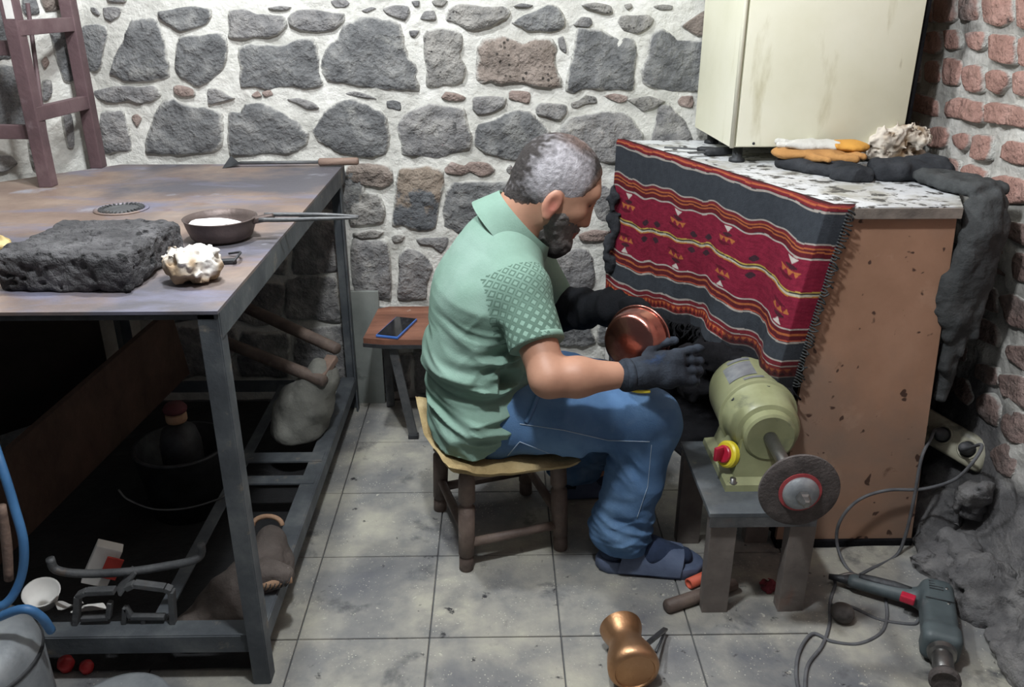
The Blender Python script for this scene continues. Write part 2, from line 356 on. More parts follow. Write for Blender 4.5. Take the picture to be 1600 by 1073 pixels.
m_leather=M('old_leather',[(.3,'423b37'),(.5,'564e4a'),(.7,'6a625d')],8,.85,bump=.5)
m_tanlea=M('tan_leather',[(.3,'8a6a52'),(.7,'a98a70')],14,.8,bump=.4)
m_sack=M('grey_canvas',[(.3,'63635e'),(.7,'82827b')],9,.95,bump=.4)
m_white=M('white_paper',[(.3,'c8c6c2'),(.7,'e2e0dc')],10,.9,bump=.05)
m_powder=M('white_powder',[(.3,'dcdcdc'),(.7,'efefef')],20,.95,bump=.3)
m_pan=M('tarnished_copper_iron',[(.3,'4c4341'),(.7,'6c5f5b')],10,.5,.6,bump=.2)
m_redcard=M('red_card',[(.3,'8f2a22'),(.7,'b03a30')],10,.8,bump=.05)
m_redpl=M('bright_red_plastic',[(.3,'c02a2e'),(.7,'d84448')],10,.4,bump=0)
m_orange=M('orange_plastic',[(.3,'b04a34'),(.7,'d0634a')],10,.7,bump=.1,stain=('5c4b46',9,.55,.7))
m_phone=M('phone_glass',[(.3,'0b0d12'),(.7,'14171e')],10,.08,bump=0)
m_phoneblue=M('phone_blue_case',[(.3,'3c62a8'),(.7,'4e78c2')],10,.3,bump=0)
m_yglove=M('yellow_leather_glove',[(.3,'b07a32'),(.7,'d09a44')],12,.9,bump=.4)
m_wglove=M('white_cotton_glove',[(.3,'b4b3ad'),(.7,'d2d1cc')],14,.95,bump=.4)
m_wall_grey=M('grey_board',[(.3,'6d726f'),(.7,'8b8f8a')],5,.8,bump=.1,stain=('4e5250',7,.6,.7))
m_ceil=M('ceiling_plaster',[(.3,'8f8c88'),(.7,'a8a5a0')],4,.95,bump=.2)
# ================================================================== the setting
WY=2.74; WX=1.25; ZC=2.5
LA=np.array([-1.235,WY]); LB=np.array([-2.45,1.42])          # slanting left wall
# ---- floor
fl=struct(mk('floor',box((-.6,.95,-.035),(4.4,4.0,.06)),m_grout,None,False))
TS=.2985; JX=.138; JY=1.511
tile_me=None
for i in range(-9,3):
    for j in range(-4,5):
        x0=JX+i*TS; y0=JY+j*.3
        if y0>WY-.05 or x0<-2.6: continue
        cx=x0+TS/2; cy=y0+.15
        w_=TS-.003; 
        if tile_me is None:
            t=mk('tile',box((cx,cy,-.0065),(w_,.297,.015),.0015,seg=1),m_tile,fl,False); tile_me=t.data
        else:
            t=bpy.data.objects.new('tile',tile_me); COL.objects.link(t); _link(t,(cx,cy,-.014),fl)
        t.rotation_euler=(rng.normal(0,.0015),rng.normal(0,.0015),0)
# dust-covered strip of floor along the right wall, no joints show
def dust(u,v):
    x=.70+u*.62; y=.55+v*2.2
    e=np.minimum(np.minimum(u*9,1),1)
    z=.0015+.006*e*(.6+.5*fbm(x,y,0,5,3,4))+.05*np.clip((x-1.08)/.2,0,1)**2*(1+.6*fbm(x,y,3,9,2,8))
    x=x+.05*(1-e)*fbm(x,y,1,6,2,3)
    return x,y,z
mk('dust_layer',grid(60,140,dust),m_tile,fl,label='smooth grey dust hiding the tile joints')
# ---- walls
def stone(poly3,out,h,mat,parent,name='stone',seed=0,k=4,dome=.25):
    """outline on a wall -> chunky stone proud of it; out = direction into the room"""
    P=[np.asarray(p,float) for p in poly3]; n=len(P); Q=[]
    for i in range(n):
        a,b,c,d=P[i-1],P[i],P[(i+1)%n],P[(i+2)%n]
        for t in np.linspace(0,1,k,endpoint=False):
            q=.5*((2*b)+(-a+c)*t+(2*a-5*b+4*c-d)*t*t+(-a+3*b-3*c+d)*t**3); Q.append(.55*q+.45*(b+(c-b)*t))
    Q=np.array(Q); c=Q.mean(0); size=np.sqrt(((Q-c)**2).sum(1)).mean()
    Q=c+(Q-c)*(1+.045*noise(Q[:,0]*40,Q[:,1]*40,Q[:,2]*40,seed)+.035*noise(Q[:,0]*110,Q[:,1]*110,Q[:,2]*110,seed+1))[:,None]
    V=[];E=[];rings=[(1.11,-.03,1.0),(1.075,-.002,.9),(1.03,h*.55,.68),(.97,h*.92,.46),(.82,h*1.05,.2),(.55,h*1.1,.05),(.28,h*1.12,0)]
    for s,dp,e in rings:
        R=c+(Q-c)*s; amp=.0085 if dp>0 else 0
        dd=dp+amp*min(1,size*14)*fbm(R[:,0],R[:,1],R[:,2],22,3,seed)
        V.append(R+np.asarray(out)*dd[:,None]); E+=[e]*len(Q)
    V.append((c+np.asarray(out)*h*1.12)[None]); E.append(0); V=np.vstack(V); m=len(Q); F=[]
    for r in range(len(rings)-1):
        for j in range(m): F.append((r*m+j,r*m+(j+1)%m,(r+1)*m+(j+1)%m,(r+1)*m+j))
    L=len(rings)-1
    for j in range(m): F.append((L*m+j,L*m+(j+1)%m,len(V)-1))
    # orientation
    nrm=np.cross(V[F[-1][1]]-V[F[-1][0]],V[F[-1][2]]-V[F[-1][0]])
    if nrm@np.asarray(out)<0: F=[f[::-1] for f in F]
    return mk(name,(V,F),mat,parent,True,attrs={'edge':E})
def wall_back_fn(u,v):
    x=-2.55+u*3.85; z=-.02+v*2.54; y=WY+.0045*fbm(x,3,z,5,4,1)+.0035*fbm(x,3,z,30,2,5); return x,y,z
wb=struct(mk('wall_back',(lambda g:(g[0],[f for f in g[1]]))(grid(260,170,wall_back_fn)),m_mortar))
stones_back=[
('g',[(143,12),(150,12),(157,20),(155,24),(147,20)]),('g',[(162,13),(175,11),(189,13),(186,25),(174,34),(166,28)]),
('d',[(250,18),(270,15),(300,10),(327,15),(327,28),(322,37),(303,44),(284,48),(262,36),(252,28)]),('g',[(168,-14),(198,-14),(196,3),(172,2)]),
('g',[(360,18),(385,15),(402,22),(440,26),(446,42),(434,52),(418,58),(400,58),(378,60),(360,56)]),
('g',[(452,28),(465,17),(490,15),(520,20),(536,22),(534,36),(520,46),(498,50),(470,46),(455,38)]),('g',[(420,12),(440,9),(455,11),(448,16),(428,15)]),
('g',[(518,2),(535,-3),(546,5),(540,11),(524,11)]),('g',[(566,16),(580,11),(587,13),(574,19)]),('g',[(600,14),(618,8),(637,10),(640,20),(633,31),(620,27),(606,22)]),
('g',[(643,2),(655,1),(655,9),(648,10)]),('g',[(657,29),(664,18),(678,17),(681,30),(668,31)]),('l',[(675,2),(690,-3),(699,2),(692,9),(680,8)]),
('l',[(698,25),(706,10),(730,7),(755,11),(783,11),(796,20),(790,28),(776,34),(764,42),(748,46),(730,45),(712,36),(700,32)]),
('d',[(802,36),(818,24),(838,18),(855,8),(871,12),(882,32),(878,44),(862,49),(838,48),(825,48),(815,42)]),('g',[(803,9),(815,5),(832,8),(825,12),(810,11)]),
('l',[(910,8),(930,4),(953,9),(956,19),(945,21),(918,13)]),('g',[(897,38),(908,27),(922,28),(925,36),(920,42),(905,41)]),('l',[(975,8),(985,5),(988,10),(980,15)]),
('l',[(966,34),(970,25),(990,24),(1010,24),(1020,30),(1014,42),(996,53),(975,48)]),('l',[(1021,10),(1035,7),(1050,9),(1048,15),(1030,15)]),
('b',[(1066,40),(1080,30),(1098,17),(1112,20),(1110,52),(1090,56),(1076,48)]),('g',[(872,60),(880,57),(885,75),(884,82),(875,76)]),('g',[(640,48),(655,48),(648,58),(641,55)]),
('d',[(130,45),(142,38),(165,42),(168,58),(162,78),(160,100),(152,110),(132,112)]),
('d',[(207,32),(240,32),(250,45),(258,75),(264,105),(262,118),(240,126),(200,126),(180,118),(175,112),(184,82),(196,62)]),
('d',[(278,68),(285,58),(320,55),(345,53),(352,65),(353,85),(348,103),(335,122),(312,133),(297,130),(283,120),(275,108)]),
('d',[(378,78),(400,70),(440,72),(470,62),(490,65),(495,92),(498,118),(502,131),(480,138),(460,135),(440,136),(420,140),(400,135),(382,134)]),
('d',[(505,88),(515,75),(528,60),(538,42),(560,30),(590,28),(622,42),(628,60),(635,88),(645,100),(648,138),(620,138),(590,136),(560,132),(535,128),(515,124),(505,108)]),
('l',[(663,62),(668,50),(690,46),(710,48),(722,58),(722,75),(717,85),(726,105),(722,125),(710,132),(685,134),(668,130),(668,105),(663,85)]),
('b',[(750,80),(758,64),(785,58),(805,65),(820,68),(835,62),(860,64),(868,80),(866,105),(876,122),(872,132),(860,138),(830,132),(800,128),(780,130),(765,124),(755,130),(746,122)]),
('d',[(906,48),(935,47),(955,56),(978,57),(990,65),(992,88),(988,115),(988,138),(960,139),(930,138),(912,138),(898,145),(887,140),(886,130),(894,100)]),
('d',[(1018,60),(1034,45),(1050,56),(1060,64),(1095,64),(1112,68),(1108,140),(1080,141),(1050,142),(1032,140),(1008,130),(1005,110),(1014,85)]),
('g',[(150,142),(185,134),(215,136),(240,134),(248,148),(240,156),(222,162),(205,156),(185,160),(165,158),(152,152)]),('p',[(272,136),(280,132),(303,138),(304,149),(285,151),(275,146)]),
('g',[(326,140),(340,138),(356,148),(366,153),(350,158),(328,162)]),('p',[(394,148),(403,142),(409,150),(400,152)]),('p',[(410,144),(422,140),(427,148),(415,151)]),
('g',[(450,155),(470,153),(490,160),(498,168),(482,170),(470,163)]),('g',[(540,146),(555,142),(575,148),(588,154),(560,151)]),('d',[(605,158),(615,156),(626,160),(626,172),(612,170),(605,167)]),
('p',[(690,152),(697,143),(715,146),(727,152),(722,157),(700,157)]),('g',[(739,158),(745,151),(788,151),(787,165),(770,175),(748,178),(740,170)]),
('p',[(795,145),(800,141),(825,143),(829,150),(825,161),(808,158),(796,154)]),('g',[(838,168),(845,161),(870,162),(885,165),(883,178),(874,187),(855,182),(840,178)]),
('l',[(893,160),(905,156),(915,148),(930,152),(932,160),(915,162),(900,169),(893,167)]),('p',[(945,150),(960,146),(980,150),(978,158),(965,160)]),
('l',[(980,155),(1000,152),(1015,150),(1030,155),(1037,158),(1020,168),(1005,174),(995,165)]),('p',[(1058,158),(1065,150),(1082,150),(1082,168),(1062,165)]),
('g',[(160,178),(180,174),(192,176),(200,200),(204,232),(170,238),(155,238)]),('p',[(207,182),(215,178),(222,184),(215,198)]),
('d',[(232,215),(244,180),(256,160),(275,156),(290,166),(318,168),(345,178),(346,200),(344,225),(330,236),(280,240),(234,238)]),
('d',[(359,185),(363,175),(375,176),(385,165),(405,160),(425,168),(445,178),(465,190),(480,210),(475,225),(465,235),(440,238),(400,240),(364,240),(360,215)]),
('d',[(489,204),(500,190),(512,172),(525,160),(555,156),(580,168),(600,180),(607,200),(606,225),(595,242),(565,244),(535,238),(520,232),(500,220)]),
('g',[(622,195),(635,180),(660,165),(685,164),(705,168),(722,172),(728,190),(735,215),(732,232),(715,236),(700,240),(685,247),(660,244),(630,240),(628,222)]),
('d',[(743,208),(748,195),(770,188),(785,180),(805,174),(825,175),(840,188),(855,205),(858,222),(850,245),(820,250),(790,246),(765,240),(745,228)]),
('g',[(878,200),(890,186),(920,180),(945,174),(975,178),(990,190),(1000,210),(1002,225),(990,245),(960,252),(920,250),(880,230)]),
('g',[(1030,165),(1045,165),(1055,175),(1070,190),(1080,225),(1018,225),(1025,190)]),
('b',[(545,258),(575,255),(608,260),(614,283),(600,292),(575,290),(545,280)]),('p',[(694,265),(705,252),(725,258),(735,252),(760,254),(771,265),(765,272),(750,275),(735,268),(720,273),(697,270)]),
('g',[(791,265),(797,257),(801,262),(797,271)]),('m',[(625,265),(640,262),(670,260),(690,265),(692,290),(685,320),(680,355),(655,358),(630,352),(616,350),(618,310)]),
('d',[(703,295),(712,286),(760,284),(805,284),(830,290),(825,330),(780,362),(720,362),(696,352),(697,320)]),
('l',[(546,305),(560,302),(590,305),(600,325),(598,345),(575,350),(548,352)]),('l',[(552,365),(580,358),(598,362),(590,370),(565,372)]),('l',[(612,370),(620,366),(632,368),(628,376),(616,378)]),
('g',[(652,372),(680,370),(700,370),(698,385),(690,395),(675,382),(656,380)]),('g',[(552,378),(580,375),(603,378),(608,400),(611,440),(608,468),(585,465),(560,460),(552,440)]),
('g',[(625,400),(635,388),(655,392),(670,405),(676,420),(668,440),(665,462),(640,466),(622,465),(624,430)]),
('g',[(868,402),(885,392),(915,390),(926,405),(928,440),(920,455),(895,468),(868,460)]),('p',[(905,365),(925,358),(950,360),(952,372),(930,376),(908,374)]),
('g',[(925,310),(940,290),(955,300),(955,345),(935,342)]),('d',[(860,270),(900,262),(915,300),(900,350),(862,345)]),
('g',[(700,400),(760,392),(790,420),(780,462),(705,466)]),('d',[(800,385),(850,390),(855,450),(810,466)]),
('g',[(1015,240),(1100,240),(1100,300),(1020,310)]),
]
# courses below and behind the benches, seen only between things
for r,(ya,yb) in enumerate([(480,540),(552,612)]):
    x=545
    while x<980:
        wd=random.uniform(60,105); j=lambda:random.uniform(-6,6)
        stones_back.append((random.choice('dgg'),[(x+j(),ya+j()),(x+wd*.5+j(),ya+j()),(x+wd+j(),ya+4+j()),(x+wd+j(),(ya+yb)/2),(x+wd+j(),yb+j()),(x+wd*.5,yb+j()),(x+j(),yb+j()),(x-4,(ya+yb)/2)])); x+=wd+18
for r,(ya,yb) in enumerate([(262,330),(345,420),(435,500),(515,590)]):
    x=150+random.uniform(-15,15)
    while x<500:
        wd=random.uniform(65,115); j=lambda:random.uniform(-7,7)
        stones_back.append((random.choice('dgg'),[(x+j(),ya+j()),(x+wd*.5+j(),ya+j()),(x+wd+j(),ya+4+j()),(x+wd+j(),(ya+yb)/2),(x+wd+j(),yb+j()),(x+wd*.5,yb+j()),(x+j(),yb+j()),(x-4,(ya+yb)/2)])); x+=wd+16
for i,(t,p) in enumerate(stones_back):
    P=[aty(a,b,WY) for a,b in p]
    if min(q[2] for q in P)<.0: P=[np.array([q[0],q[1],max(q[2],.01)]) for q in P]
    sz=abs(p[0][0]-p[len(p)//2][0])+abs(p[0][1]-p[len(p)//2][1])
    stone(P,(0,-1,0),.013 if sz>40 else .008,SM[t],wb,'stone',i)
# courses of stone above the frame
for r in range(5):
    x=-1.25; z=1.38+r*.2
    while x<1.2:
        wd=random.uniform(.12,.24); hh=.17; j=lambda:random.uniform(-.012,.012)
        P=[(x+j(),WY,z+j()),(x+wd/2,WY,z+j()),(x+wd+j(),WY,z+j()),(x+wd+j(),WY,z+hh/2),(x+wd+j(),WY,z+hh+j()),(x+wd/2,WY,z+hh+j()),(x+j(),WY,z+hh+j()),(x-.01,WY,z+hh/2)]
        stone(P,(0,-1,0),.013,SM[random.choice('ddgl')],wb,'stone',300+int(x*50)+r,2); x+=wd+.035
# left slanting wall
ld_=unit(np.append(LB-LA,0)); ln=np.array([-ld_[1],ld_[0],0])*1.0
if ln[0]<0: ln=-ln
def wall_left_fn(u,v):
    L=np.linalg.norm(LB-LA)*u; z=-.02+v*2.54; x=LA[0]+ld_[0]*L; y=LA[1]+ld_[1]*L; d=-.0045*fbm(L,7,z,5,4,2)-.0035*fbm(L,7,z,28,2,6)
    return x+ln[0]*d,y+ln[1]*d,z
wl=struct(mk('wall_left',grid(120,150,wall_left_fn),m_mortar))
def onleft(px,py):
    d=ray(px,py); A=np.array([LA[0],LA[1],0]); return CP+d*(((A-CP)@ln)/(d@ln))
stones_left=[('d',[(-12,5),(12,2),(22,40),(20,85),(8,92),(-12,95)]),('d',[(-14,110),(25,105),(40,140),(46,195),(20,205),(-14,212)]),
('d',[(75,42),(95,38),(115,40),(120,70),(121,105),(115,125),(100,125),(90,100),(82,70)]),('p',[(62,95),(70,88),(75,98),(68,108)]),('g',[(66,128),(78,126),(80,145),(72,156),(66,155)]),
('g',[(96,178),(106,172),(112,190),(114,226),(106,230),(100,205)]),('g',[(-14,246),(15,243),(25,255),(10,266),(-14,268)]),('d',[(35,-12),(50,-12),(60,20),(40,24),(33,15)]),
('b',[(62,-10),(100,-10),(104,12),(70,18)]),('g',[(45,215),(60,205),(75,235),(70,262),(50,258)]),('d',[(-80,20),(-30,10),(-25,90),(-80,110)]),('g',[(-90,130),(-30,120),(-25,220),(-90,235)])]
for i,(t,p) in enumerate(stones_left): stone([onleft(a,b) for a,b in p],ln,.012,SM[t],wl,'stone',500+i)
# right brick wall, lumpy with fallen plaster low down
def wall_right_fn(u,v):
    y=-.6+u*3.36; z=-.02+v*2.54
    lump=np.clip((.30-z)/.30,0,1)
    x=WX-.008*fbm(5,y,z,6,3,3)-.005*fbm(5,y,z,30,2,9)-lump**1.3*.05-lump*.10*np.clip(fbm(5,y,z,6,4,12),0,2)
    return x,y,z
m_wallr=M('sooted_brick_wall',[(.3,'94928d'),(.5,'b9b7b2'),(.72,'cfcdc8')],7,.92,bump=.5,bscale=45,stain=('6d6a66',3,.55,.72),bdist=.02)
nt=m_wallr.node_tree; bb=nt.nodes['Principled BSDF']; src=bb.inputs['Base Color'].links[0].from_socket
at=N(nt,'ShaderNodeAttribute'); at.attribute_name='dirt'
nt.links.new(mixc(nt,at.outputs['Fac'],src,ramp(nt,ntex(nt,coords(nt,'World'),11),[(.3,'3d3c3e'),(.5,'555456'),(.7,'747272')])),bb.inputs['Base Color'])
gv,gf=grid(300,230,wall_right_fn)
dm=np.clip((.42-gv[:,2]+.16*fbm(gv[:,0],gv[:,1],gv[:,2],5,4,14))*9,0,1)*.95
wr=struct(mk('wall_right',(gv,[f[::-1] for f in gf]),m_wallr,attrs={'dirt':dm}))
bricks=[
[(1444,-5),(1455,-5),(1462,32),(1450,34),(1443,20)],[(1465,-5),(1496,-5),(1496,30),(1480,35),(1465,32)],[(1505,-5),(1534,-5),(1531,30),(1518,33),(1505,28)],[(1542,-5),(1585,-5),(1587,32),(1565,40),(1543,34)],[(1594,-5),(1616,-5),(1616,45),(1597,40)],
[(1446,55),(1455,50),(1473,50),(1474,78),(1465,85),(1447,80)],[(1480,48),(1500,48),(1503,74),(1490,77),(1481,74)],[(1513,52),(1530,49),(1545,52),(1542,72),(1533,79),(1518,74)],[(1550,56),(1575,55),(1590,60),(1588,98),(1575,100),(1550,90)],[(1598,60),(1620,60),(1620,105),(1598,100)],
[(1430,95),(1440,94),(1444,110),(1440,128),(1428,126)],[(1451,98),(1470,95),(1473,125),(1462,130),(1450,124)],[(1480,92),(1505,95),(1506,118),(1500,133),(1480,130)],[(1512,105),(1530,100),(1540,108),(1537,142),(1515,142),(1510,125)],[(1548,115),(1560,108),(1583,115),(1580,132),(1563,147),(1549,137)],[(1590,115),(1616,112),(1616,150),(1590,145)],
[(1420,148),(1440,146),(1468,158),(1468,182),(1450,178),(1418,168)],[(1484,160),(1500,152),(1538,160),(1540,168),(1535,192),(1510,186),(1484,182)],[(1543,165),(1560,160),(1616,172),(1616,200),(1570,194),(1543,190)],
[(1422,195),(1440,190),(1444,205),(1438,214),(1425,212)],[(1455,200),(1485,200),(1482,228),(1468,231),(1455,226)],[(1495,212),(1510,208),(1520,212),(1518,228),(1508,234),(1496,225)],[(1524,215),(1535,210),(1550,215),(1548,248),(1535,250),(1522,245)],[(1568,228),(1580,220),(1616,225),(1616,256),(1590,256),(1568,246)],
[(1448,250),(1455,240),(1466,252),(1464,262),(1447,258)],[(1475,255),(1490,246),(1503,255),(1500,280),(1475,268)],[(1508,265),(1520,256),(1545,268),(1540,298),(1508,285)],[(1553,280),(1575,275),(1616,285),(1616,314),(1580,318),(1552,308)],
[(1552,325),(1566,320),(1570,340),(1568,352),(1552,358)],[(1574,345),(1616,355),(1616,388),(1575,368)],[(1550,390),(1580,394),(1580,432),(1552,422)],[(1587,396),(1620,404),(1620,445),(1587,434)],[(1533,445),(1560,452),(1560,488),(1535,475)],
[(1566,465),(1585,460),(1612,480),(1612,515),(1580,505)],[(1520,495),(1545,500),(1563,515),(1560,540),(1520,522)],[(1580,540),(1616,545),(1616,588),(1580,560)],[(1492,540),(1505,535),(1515,545),(1510,565),(1492,558)],
[(1491,585),(1515,595),(1522,620),(1515,632),(1492,612)],[(1529,568),(1560,575),(1562,600),(1545,600),(1528,588)],[(1565,585),(1610,592),(1610,640),(1570,618),(1563,600)],[(1530,620),(1550,615),(1565,635),(1560,665),(1540,655),(1530,640)],[(1570,650),(1585,642),(1610,652),(1610,695),(1585,690),(1570,672)],[(1550,705),(1575,692),(1592,715),(1585,745),(1560,735)]]
for i,p in enumerate(bricks):
    stone([atx(a,b,WX) for a,b in p],(-1,0,0),.013 if i<28 else .009,m_brick if i<28 else m_brick2,wr,'brick',700+i)
# more brick courses beyond the frame: nearer along the wall and above
for r in range(26):
    z=.30+r*.083; off=(r%2)*.06
    y=-.4+off
    while y<2.6:
        wd=random.choice([.1,.1,.19])
        p_=np.array([WX,y+wd/2,z+.03])-CP; dep=p_@fw; sx=800+FPX*(p_@rt)/dep if dep>.1 else 9999; sy=536-FPX*(p_@up_)/dep if dep>.1 else 9999
        if (z>1.42 or sx>1660 or dep<.1) and z<2.4:
            j=lambda:random.uniform(-.005,.005)
            stone([(WX,y+j(),z+j()),(WX,y+wd+j(),z+j()),(WX,y+wd+j(),z+.06+j()),(WX,y+j(),z+.06+j())],(-1,0,0),.012,m_brick,wr,'brick',900+r,2)
        y+=wd+.022
# plaster rubble lumps against the foot of the right wall
S=SDF((.93,1.05,-.03),(1.32,2.2,.36),.009)
for i in range(46):
    y=random.uniform(1.12,2.12); z=abs(random.gauss(0,.10)); r=random.uniform(.025,.06)
    S.ell((WX-.01-random.uniform(0,.05)-max(0,.13-z)*.75,y,z),(r,r*random.uniform(.8,1.6),r*random.uniform(.6,1.0)),rx(random.uniform(-1,1)),.03)
S.warp(lambda x,y,z:.014*fbm(x,y,z,22,3,31)-.012*np.abs(noise(x*26,y*40,z*34,33))+.006*noise(x*85,y*85,z*85,35),.05)
mk('fallen_plaster',S.mesh(),m_dirt,wr,label='sooty crumbled plaster heaped along the foot of the brick wall')
# ceiling and lamp
struct(mk('ceiling',box((-.6,.95,ZC+.03),(4.4,4.0,.06)),m_ceil,None,False))
mb_,nt_,b_=newmat('lamp_glow'); b_.inputs['Emission Color'].default_value=(.93,.97,1,1); b_.inputs['Emission Strength'].default_value=6
for (p_,e_),l_ in zip(LAMPS,('hanging white lamp bulb over the open floor','hanging white lamp bulb over the workbench edge')):
    lt=thing('ceiling_lamp',l_,'lamp',(p_[0],p_[1],ZC-.001))
    mk('lamp_base',lathe([(.06,0),(.06,.02),(.03,.05),(.022,.14)],(p_[0],p_[1],ZC),(0,0,-1)),m_white,lt)
    mk('bulb',lathe([(.02,.13),(.035,.17),(.03,.2),(.001,.215)],(p_[0],p_[1],ZC),(0,0,-1)),mb_,lt)
# grey sheet standing between bench leg and wall
P0=aty(566,430,2.70);P1=aty(588,632,2.70)
tag(mk('grey_board',box(((-.50-.405)/2,2.695,.21),(.10,.012,.42),.002),m_wall_grey,None,False),'smooth grey board standing on the floor beside the bench rear leg','board')
# ================================================================== steel workbench
BH=.845; BX=-.485; BY=1.385
wbn=thing('workbench','steel workbench with a rusty sheet top and grey angle-iron frame along the stone wall','workbench',(-1.1,2.0,0))
poly=[(BX,BY-.01),(BX,2.70),(-1.19,2.70),(-1.83,2.02),(-1.83,BY-.01)]
V,F=grid(70,70,lambda u,v:(u,v,u*0))
# top sheet with slight sag, clipped polygon built as a prism
mk('table_top',prism(poly,BH-.006,BH),m_table,wbn,False)
mk('rim_angle',join(beam((BX-.003,BY,BH-.03),(BX-.003,2.70,BH-.03),.006,.05,.001),beam((BX-.03,BY,BH-.012),(BX-.03,2.70,BH-.012),.05,.006,.001)),m_steel_dark,wbn,False,label='grey angle iron along the right side of the top')
mk('rim_angle',box(((-1.83+BX)/2,BY-.004,BH-.012),(1.33,.006,.010),.001),m_iron,wbn,False)
def angle_leg(x,y,sx,sy,h):
    return join(box((x,y,h/2),(.005,.034,h),.001),box((x-sx*.017,y-sy*.0165,h/2),(.034,.005,h),.001))
mk('leg',angle_leg(BX-.004,BY+.012,1,1,BH-.006),m_steel_dark,wbn,False)
mk('leg',angle_leg(BX-.006,2.64,1,-1,BH-.006),m_steel_dark,wbn,False)
mk('leg',angle_leg(-1.80,BY+.026,-1,1,BH-.006),m_steel_dark,wbn,False)
mk('leg',angle_leg(-1.25,2.60,-1,-1,BH-.006),m_steel_dark,wbn,False)
mk('lower_rail',join(box((BX-.008,2.01,.105),(.006,1.25,.042),.001),box((BX-.03,2.01,.126),(.045,1.25,.005),.001)),m_steel_dark,wbn,False)
mk('lower_rail',join(box((-1.15,BY+.006,.10),(1.32,.006,.042),.001),box((-1.15,BY+.028,.121),(1.32,.045,.005),.001)),m_steel_dark,wbn,False)
mk('lower_rail',box((-.88,2.62,.105),(.78,.006,.042),.001),m_steel_dark,wbn,False)
mk('cross_bar',box((-.725,2.01,.121),(.03,1.16,.006),.001),m_steel_dark,wbn,False)
mk('cross_bar',box((-.615,2.10,.128),(.23,.05,.006),.001),m_steel_dark,wbn,False)
mk('cross_bar',box((-.615,1.98,.128),(.23,.04,.006),.001),m_steel_dark,wbn,False)
vc=atz(190,327,BH); 
mk('vent_ring',lathe([(.066,.0005),(.066,.003),(.060,.004),(.055,.002),(.055,.0005)],(vc[0],vc[1],BH),(0,0,1),36),m_table,wbn,label='round vent rim in the sheet top')
mk('vent_grille',join(lathe([(.054,.0),(.054,.0015),(.0,.0025)],(vc[0],vc[1],BH),(0,0,1),30),*[box((vc[0]-.048*math.cos(a),vc[1]+.048*math.sin(a),BH+.004),(.012,.003,.004),0,rz(-a)) for a in np.linspace(0,math.pi*2,30,endpoint=False)]),m_iron_grey,wbn,False)
# ---- tall maroon wooden stool standing on the bench
st=thing('wooden_stand','maroon painted wooden stand with two rungs standing on the bench','stand',(-1.36,2.55,BH))
f1=atz(76,290,BH); 
F1=np.array([-1.262,2.385,BH]); F2=np.array([-1.238,2.655,BH]); F3=np.array([-1.47,2.40,BH])
for a in (F1,F2):
    mk('leg',beam(a,a+np.array([0,0,.72]),.040,.036,.003,(1,0,0)),m_redwood,st,False)
mk('leg',beam(F3,F3+np.array([.0,0.0,.72]),.04,.036,.003,(1,0,0)),m_redwood,st,False)
for zz in (1.043,1.262):
    mk('rung',beam((F1[0]+.008,F1[1]-.012,zz),(F2[0]+.006,F2[1]+.012,zz),.022,.038,.002,(0,0,1)),m_redwood,st,False)
    mk('rung',beam((F1[0]-.008,F1[1]+.012,zz-.05),(F3[0]+.006,F3[1]+.012,zz-.05),.022,.038,.002,(0,0,1)),m_redwood,st,False)
mk('top_board',prism([(-1.24,2.36),(-1.22,2.665),(-1.27,2.665),(-1.515,2.40),(-1.50,2.36)],BH+.72,BH+.75),m_redwood,st,False)
mk('paint_smear',box((F1[0]+.004,F1[1]-.019,1.315),(.022,.003,.06),.001),m_white,st,False,label='white paint smear high on the front leg')
# thin stick behind it
a=aty(54,45,2.56);b=aty(66,158,2.54)
tag(mk('thin_stick',tube([(a[0],2.55,1.32),(b[0],2.50,BH+.004)],.006,6,1),m_redwood),'thin dark stick standing upright behind the maroon wooden stand','stick')
# ---- scraper lying along the back edge
sx=thing('scraper','long iron scraper with a wooden grip and flat triangular blade on the bench','tool',(-.62,2.655,BH))
mk('shaft',cyl((-.80,2.655,BH+.012),(-.55,2.655,BH+.014),.005),m_iron_grey,sx)
mk('grip',lathe([(.009,0),(.0125,.004),(.0115,.06),(.012,.118),(.009,.124)],(-.556,2.655,BH+.014),(1,0,.02),16),m_woodgrip,sx)
mk('blade',(np.array([(-.80,2.65,BH+.016),(-.80,2.66,BH+.016),(-.835,2.64,BH+.002),(-.845,2.68,BH+.002),(-.80,2.65,BH+.008),(-.80,2.66,BH+.008),(-.85,2.63,BH+.0),(-.835,2.685,BH+.03)]),[(0,1,3,2),(4,6,7,5),(0,2,6,4),(1,5,7,3),(2,3,7,6),(0,4,5,1)]),m_iron,sx,False)
# ---- charred block
R=rz(-.06)
S=SDF((-1.05,1.40,BH-.01),(-.50,1.92,BH+.13),.0042)
S.rbox((-.785,1.600,BH+.036),(.125,.125,.038),.012,R)
def pit(x,y,z):
    return .006*fbm(x,y,z,30,3,41)+.012*np.clip(noise(x*95,y*95,z*95,43)-.25,0,1)+.010*np.clip(noise(x*60,y*60,z*130,47)-.2,0,1)*np.clip((BH+.075-z)*30,0,1)
S.warp(pit,.03); S.cut(lambda x,y,z:(BH+.0005)-z+0*x+0*y)
tag(mk('charred_block',S.mesh(),m_pumice),'black porous charred block lying on the front of the bench','block')
